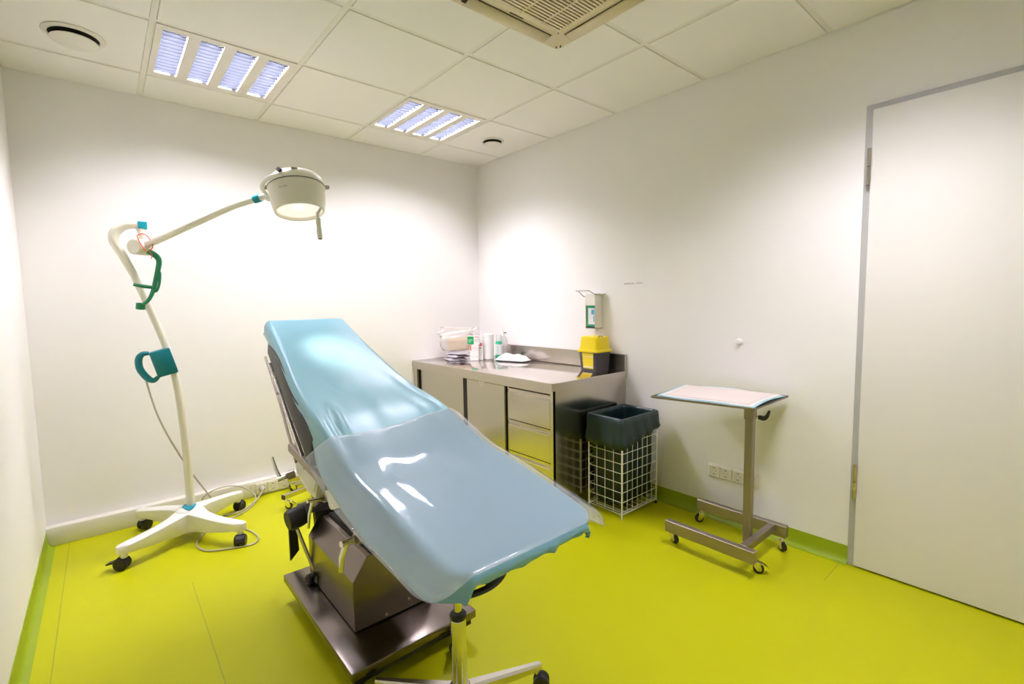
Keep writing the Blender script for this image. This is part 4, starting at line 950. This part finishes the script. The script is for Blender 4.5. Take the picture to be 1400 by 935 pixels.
# ================================================================== EXAMINATION LAMP
HX, HY = -2.430, -0.442
el = thing('examination_lamp', (HX, HY, 0), 'cream examination lamp on a bent pole with four-legged wheeled base', 'lamp')
feet = [(-2.735, -0.628), (-2.637, -0.150), (-2.235, -0.752), (-2.150, -0.245)]
# hub
bm = B(); lathe(bm, [(0, 0.045), (0.068, 0.045), (0.080, 0.052), (0.078, 0.140), (0.068, 0.168), (0.050, 0.180), (0.024, 0.182), (0, 0.182)], (HX, HY, 0), n=32); obj('base_hub', bm, 'white', el, smooth=True)
for k, (fx_, fy_) in enumerate(feet):
    d = Vector((fx_ - HX, fy_ - HY, 0)); L_ = d.length; d.normalize(); e = Vector((-d.y, d.x, 0))
    bm = B(); rings = []
    for (q, hwid, zb, zt) in ((0.02, 0.060, 0.060, 0.172), (0.06, 0.050, 0.058, 0.166), (0.12, 0.036, 0.060, 0.157), (0.20, 0.031, 0.068, 0.147), (0.28, 0.029, 0.077, 0.138), (L_ - 0.01, 0.028, 0.084, 0.131), (L_ + 0.014, 0.023, 0.087, 0.129), (L_ + 0.028, 0.011, 0.090, 0.125)):
        bend = e * (0.018 * math.sin(PI * q / L_) * (1 if k in (0, 3) else -1))
        c0 = Vector((HX, HY, 0)) + d * q + bend
        rings.append([bm.verts.new(c0 + e * x + Vector((0, 0, z))) for x, z in ((-hwid, zb + 0.004), (-hwid * 0.9, zb), (hwid * 0.9, zb), (hwid, zb + 0.004), (hwid, zt - 0.006), (hwid * 0.75, zt), (-hwid * 0.75, zt), (-hwid, zt - 0.006))])
    for A_, B_ in zip(rings, rings[1:]):
        for i in range(8): bm.faces.new((A_[i], A_[(i + 1) % 8], B_[(i + 1) % 8], B_[i]))
    bm.faces.new(rings[0]); bm.faces.new(rings[-1][::-1]); lg = obj('base_leg', bm, 'white', el, smooth=True, sharp=0.7)
    bm = B(); cyl(bm, (fx_, fy_, 0.062), (fx_, fy_, 0.096), 0.016, 14); cs = obj('caster', bm, 'white', el, smooth=True)
    wa = [2.6, 0.6, -2.0, 0.9][k]; wd = Vector((math.cos(wa), math.sin(wa), 0)); wx = Vector((-wd.y, wd.x, 0)); wc = Vector((fx_, fy_, 0.032)) + wd * 0.012
    for s_ in (-1, 1):
        bm = B(); lathe(bm, [(0, -0.012), (0.026, -0.012), (0.032, -0.006), (0.032, 0.006), (0.026, 0.012), (0, 0.013)], wc + wx * s_ * 0.016, axis=wx * s_, n=24); obj('wheel', bm, 'black', cs, smooth=True)
    bm = B(); prism(bm, [(-0.034, 0.034), (-0.028, 0.055), (-0.012, 0.066), (0.012, 0.066), (0.030, 0.052), (0.034, 0.034)], lambda u, v, w_: Vector((wc.x, wc.y, 0)) + wd * u + wx * w_ + Vector((0, 0, v)), -0.014, 0.014); obj('caster_hood', bm, 'black', cs)
    if k == 0:
        bm = B(); prism(bm, [(0.02, 0.05), (0.06, 0.040), (0.068, 0.036), (0.066, 0.030), (0.03, 0.038)], lambda u, v, w_: Vector((wc.x, wc.y, 0)) + wd * u + wx * w_ + Vector((0, 0, v)), -0.014, 0.014); obj('brake_pedal', bm, 'black', cs)
bm = B()
fdir = Vector((CAM.x - HX, CAM.y - HY, 0)).normalized(); ed = Vector((-fdir.y, fdir.x, 0))
prism(bm, [(-0.034, 0.012), (-0.024, 0.036), (0.0, 0.046), (0.024, 0.036), (0.034, 0.012), (0.022, -0.026), (0.0, -0.052), (-0.022, -0.026)], lambda u, v, w_: Vector((HX, HY, 0)) + ed * u - fdir * (v - 0.018) + Vector((0, 0, 0.1815 + w_ + 0.12 * min(0, v))), 0.0, 0.008, bev=0.002); obj('hub_cap', bm, 'tealb', el, smooth=True)
pole = [(-2.424, -0.442, 0.165), (-2.423, -0.442, 0.40), (-2.429, -0.442, 0.615), (-2.446, -0.442, 0.88), (-2.478, -0.442, 1.08), (-2.545, -0.442, 1.323), (-2.606, -0.442, 1.517)]
bm = B(); tube(bm, pole, [0.022, 0.0215, 0.020, 0.019, 0.018, 0.018, 0.018], 18, sub=6); obj('pole', bm, 'cream', el, smooth=True)
bm = B(); tube(bm, [(-2.600, -0.442, 1.50), (-2.640, -0.442, 1.60), (-2.668, -0.442, 1.670), (-2.655, -0.442, 1.722), (-2.615, -0.444, 1.755), (-2.565, -0.447, 1.760)], [0.0185, 0.0205, 0.024, 0.025, 0.024, 0.021], 18, sub=6); obj('pole_bow', bm, 'cream', el, smooth=True)
bm = B(); tube(bm, [(-2.575, -0.447, 1.762), (-2.553, -0.450, 1.735), (-2.545, -0.455, 1.69), (-2.552, -0.460, 1.645)], [0.016, 0.021, 0.021, 0.016], 14, sub=5); obj('joint_neck', bm, 'cream', el, smooth=True)
bm = B(); box(bm, (-2.567, -0.472, 1.737), (-2.527, -0.44, 1.776), bev=0.003); obj('end_plug', bm, 'tealb', el)
JP = Vector((-2.562, -0.462, 1.640)); CP = Vector((-2.098, -0.93, 1.869))
ad = (CP - JP); 
jax = Vector((ad.y, -ad.x, 0)).normalized()
bm = B(); lathe(bm, [(0, -0.045), (0.036, -0.045), (0.041, -0.040), (0.041, 0.040), (0.036, 0.045), (0, 0.045)], JP, axis=jax, n=28); obj('arm_joint', bm, 'cream', el, smooth=True)
m1 = JP.lerp(CP, 0.5) + Vector((0, 0, 0.008)); m2 = JP.lerp(CP, 0.8) + Vector((0, 0, 0.012))
bm = B(); tube(bm, [JP + ad * 0.03, JP.lerp(CP, 0.25) + Vector((0, 0, 0.003)), m1, m2, CP], [0.019, 0.0185, 0.0175, 0.0165, 0.016], 18, sub=5); obj('spring_arm', bm, 'cream', el, smooth=True)
ead = (CP - m2).normalized()
bm = B(); cyl(bm, CP - ead * 0.012, CP + ead * 0.022, 0.020, 20); obj('arm_collar', bm, 'tealb', el, smooth=True)
HC = Vector((-1.945, -1.10, 1.872)); hax = Vector((0.0, -0.24, -0.97)).normalized()     # head axis, pointing down to the bed
hu = Vector((1, 0, 0)); hv = hax.cross(hu).normalized()
YP = CP + ead * 0.06
bm = B(); tube(bm, [CP + ead * 0.02, YP], [0.016, 0.014], 14); obj('swivel', bm, 'white', el, smooth=True)
# yoke: half ring around the head
bm = B(); yk = []
side = (YP - HC); side -= hax * side.dot(hax); side.normalize(); sv = hax.cross(side).normalized()
for k in range(17):
    a = -PI / 2 * 1.05 + PI * 1.05 * k / 16; yk.append(HC + side * math.cos(a) * 0.158 + sv * math.sin(a) * 0.158 - hax * 0.045)
tube(bm, yk, 0.011, 12); tube(bm, [YP - ead * 0.01, HC + side * 0.158 - hax * 0.02, HC + side * 0.158 - hax * 0.045], 0.011, 12, sub=4); obj('yoke', bm, 'white', el, smooth=True)
bm = B(); lathe(bm, [(0, -0.115), (0.075, -0.112), (0.112, -0.098), (0.128, -0.080), (0.138, -0.055), (0.138, -0.042), (0, -0.042)], HC, axis=hax, n=44); hc_ = obj('head_cap', bm, 'cream', el, smooth=True)
bm = B(); lathe(bm, [(0.137, -0.042), (0.137, -0.036), (0.133, -0.034), (0.129, 0.03), (0.119, 0.082), (0.112, 0.087), (0.107, 0.082), (0.106, 0.070)], HC, axis=hax, n=44); lh = obj('lamp_head', bm, 'cream', el, smooth=True)
bm = B(); lathe(bm, [(0.106, 0.070), (0.08, 0.062), (0.04, 0.054), (0, 0.052)], HC, axis=hax, n=40); obj('lens', bm, 'glow', lh, smooth=True)
bm = B(); lathe(bm, [(0.030, 0.056), (0.026, 0.064), (0.014, 0.070), (0, 0.072)], HC, axis=hax, n=24); obj('bulb', bm, 'bulb', lh, smooth=True)
bm = B(); lathe(bm, [(0.1372, -0.044), (0.1385, -0.042), (0.1385, -0.040), (0.1372, -0.038)], HC, axis=hax, n=44); obj('head_seam', bm, 'dgrey', lh)
fv = (CAM - HC); fv -= hax * fv.dot(hax); fv.normalize(); fs = hax.cross(fv).normalized()
for s_ in (-1, 1):
    bm = B(); p = HC + fs * s_ * 0.142 - hax * 0.048; box(bm, (-0.012, -0.010, -0.008), (0.012, 0.010, 0.008), mt=Matrix.Translation(p)); obj('latch', bm, 'tray_steel', lh)
kn = HC - hax * 0.080 + (fv * 0.86 - fs * 0.5 * (1 if (fs.dot(Vector((1, 0, 0))) > 0) else -1)).normalized() * 0.120
kd = (kn - (HC - hax * 0.06)).normalized()
bm = B(); cyl(bm, kn, kn + kd * 0.022, 0.011, 14); obj('switch_knob', bm, 'black', lh, smooth=True)
bm = B(); p = HC - hax * 0.085 + fv * 0.122; box(bm, (-0.014, -0.006, -0.006), (0.014, 0.006, 0.006), mt=Matrix.Translation(p)); obj('badge', bm, 'tray_steel', lh)
for k in range(9):
    if k == 4: continue
    a = -0.62 + 0.035 * k; q = fv * math.cos(a) + (fs if fs.x > 0 else -fs) * math.sin(a)
    if k == 0: bm = B()
    pc_ = HC + q * 0.1325 + hax * 0.002; tube(bm, [pc_ - hax * 0.003, pc_ + hax * (0.003 if k % 3 else 0.001)], 0.0012, 5)
obj('lettering', bm, 'print', lh)
gp = HC + hax * 0.112 + fv * 0.045 + (fs if fs.x > 0 else -fs) * 0.080
gd = (hax + Vector((0, 0, -0.35))).normalized()
bm = B(); tube(bm, [gp - hax * 0.034 + (fs if fs.x > 0 else -fs) * 0.022, gp - hax * 0.012 + (fs if fs.x > 0 else -fs) * 0.01, gp, gp + gd * 0.02, gp + gd * 0.025, gp + gd * 0.075, gp + gd * 0.08, gp + gd * 0.125, gp + gd * 0.13], [0.006, 0.007, 0.009, 0.009, 0.0125, 0.0115, 0.0130, 0.0135, 0.011], 14); hd = obj('handle', bm, 'cream', lh, smooth=True)
bm = B(); cyl(bm, gp + gd * 0.130, gp + gd * 0.132, 0.009, 12); obj('handle_cap', bm, 'dgrey', hd)
spot = bpy.data.lights.new('lamp_bulb', 'SPOT'); spot.energy = LAMP_WATTS; spot.color = (1.0, 0.93, 0.82); spot.spot_size = math.radians(21); spot.spot_blend = 0.8; spot.shadow_soft_size = 0.06
so = bpy.data.objects.new('lamp_bulb', spot); COL.objects.link(so); so.location = HC + hax * 0.092 - WL[el]; so.parent = el
so.rotation_mode = 'QUATERNION'; so.rotation_quaternion = (Vector((-1.915, -1.41, 1.105)) - (HC + hax * 0.092)).to_track_quat('-Z', 'Y')
# cable winder bracket on the pole (teal block with bow handle)
RBk = Matrix.Translation((-2.500, -0.455, 1.02)) @ Matrix.Rotation(-0.24, 4, 'Y')
bm = B(); box(bm, (-0.048, -0.026, -0.072), (0.048, 0.030, 0.072), bev=0.008, mt=RBk, seg=2); wb = obj('cable_holder', bm, 'teal', el, smooth=True)
bm = B(); tube(bm, [RBk @ Vector(p) for p in ((-0.046, 0, 0.068), (-0.075, 0, 0.072), (-0.098, 0, 0.050), (-0.108, 0, 0.0), (-0.094, 0, -0.055), (-0.072, 0, -0.080), (-0.046, 0, -0.068))], [0.010, 0.014, 0.017, 0.017, 0.017, 0.014, 0.010], 12, sub=5, flat=(1.0, 1.0)); obj('holder_bow', bm, 'teal', wb, smooth=True)
bm = B(); cyl(bm, RBk @ Vector((0.028, 0, -0.07)), RBk @ Vector((0.028, 0, -0.098)), 0.006, 8); obj('lock_pin', bm, 'cable', wb)
# power cable: from the holder down the pole, loops on the floor, plug in the wall socket
f_ = 0.006
cb = [(-2.585, -0.450, 0.945), (-2.568, -0.46, 0.84), (-2.540, -0.46, 0.715), (-2.488, -0.45, 0.56), (-2.405, -0.395, 0.36), (-2.330, -0.30, 0.20), (-2.285, -0.20, 0.10), (-2.26, -0.12, 0.04), (-2.285, -0.085, f_ + 0.03), (-2.325, -0.080, 0.075), (-2.27, -0.078, 0.115), (-2.18, -0.080, 0.125), (-2.10, -0.085, 0.100), (-2.04, -0.11, 0.055), (-2.03, -0.16, 0.020), (-2.07, -0.23, f_), (-2.14, -0.31, f_), (-2.24, -0.36, f_), (-2.33, -0.42, f_), (-2.405, -0.53, f_), (-2.425, -0.63, f_), (-2.385, -0.72, f_), (-2.28, -0.775, f_), (-2.19, -0.800, f_), (-2.148, -0.745, f_), (-2.155, -0.64, f_), (-2.19, -0.55, f_), (-2.26, -0.40, f_), (-2.265, -0.30, f_), (-2.22, -0.275, f_), (-2.165, -0.300, f_ + 0.008), (-2.10, -0.255, f_ + 0.008), (-2.03, -0.17, f_ + 0.01), (-1.99, -0.125, 0.035), (-1.972, -0.10, 0.052)]
bm = B(); tube(bm, cb, 0.0045, 8, sub=5); pc = obj('power_cable', bm, 'cable', el, smooth=True)
bm = B(); lathe(bm, [(0, 0), (0.019, 0), (0.019, 0.012), (0.012, 0.022), (0.007, 0.032), (0, 0.032)], (-1.972, -0.078, 0.053), axis=(0, -1, 0), n=20); obj('plug', bm, 'cable', pc, smooth=True)

# ---- green plastic hook hanging from the lamp joint by a red band
gy = -0.515
t = thing('hanging_hook', (-2.55, gy, 1.34), 'green plastic bracket with slot and cup hanging from the lamp joint', 'bracket')
def G(x, z): return (x + 0.012, gy, z + 0.012)
bm = B(); tube(bm, [G(-2.549, 1.605), G(-2.517, 1.584), G(-2.503, 1.554), G(-2.513, 1.499), G(-2.525, 1.448), G(-2.541, 1.389), G(-2.560, 1.350), G(-2.585, 1.325)], [0.014, 0.015, 0.013, 0.012, 0.0115, 0.010, 0.009, 0.009], 8, sub=3); obj('stem', bm, 'green', t, smooth=True)
bm = B(); tube(bm, [G(-2.505, 1.50), G(-2.503, 1.485), G(-2.508, 1.44), G(-2.522, 1.398), G(-2.536, 1.395)], 0.006, 8, sub=4); obj('loop', bm, 'green', t, smooth=True)
bm = B(); tube(bm, [G(-2.619, 1.430), G(-2.58, 1.421), G(-2.530, 1.414)], [0.008, 0.0095, 0.009], 8); obj('side_arm', bm, 'green', t, smooth=True)
bm = B(); lathe(bm, [(0.018, 0), (0.021, 0), (0.021, 0.03), (0.018, 0.03)], G(-2.597, 1.302), axis=(0.1, -0.2, 1), n=20, close=True); obj('cup', bm, 'green', t, smooth=True)
bm = B(); p = Vector(G(-2.549, 1.605)); tube(bm, [p + Vector((0.0, -0.008, -0.004)), p + Vector((0.022, -0.012, 0.02)), p + Vector((0.018, -0.01, 0.05)), p + Vector((-0.005, -0.004, 0.085)), p + Vector((-0.035, 0.02, 0.082)), p + Vector((-0.032, -0.002, 0.05)), p + Vector((-0.016, -0.012, 0.012))], 0.0026, 8, closed=True, sub=5); tube(bm, [p + Vector((0.005, -0.012, 0.0)), p + Vector((0.018, -0.014, -0.02)), p + Vector((0.012, -0.014, -0.042))], 0.0022, 6)
tag(obj('rubber_band', bm, 'red', smooth=True), 'thin red band tying the green bracket to the lamp joint', 'band')

# every repeated name gets Blender's own suffix; the scene is complete
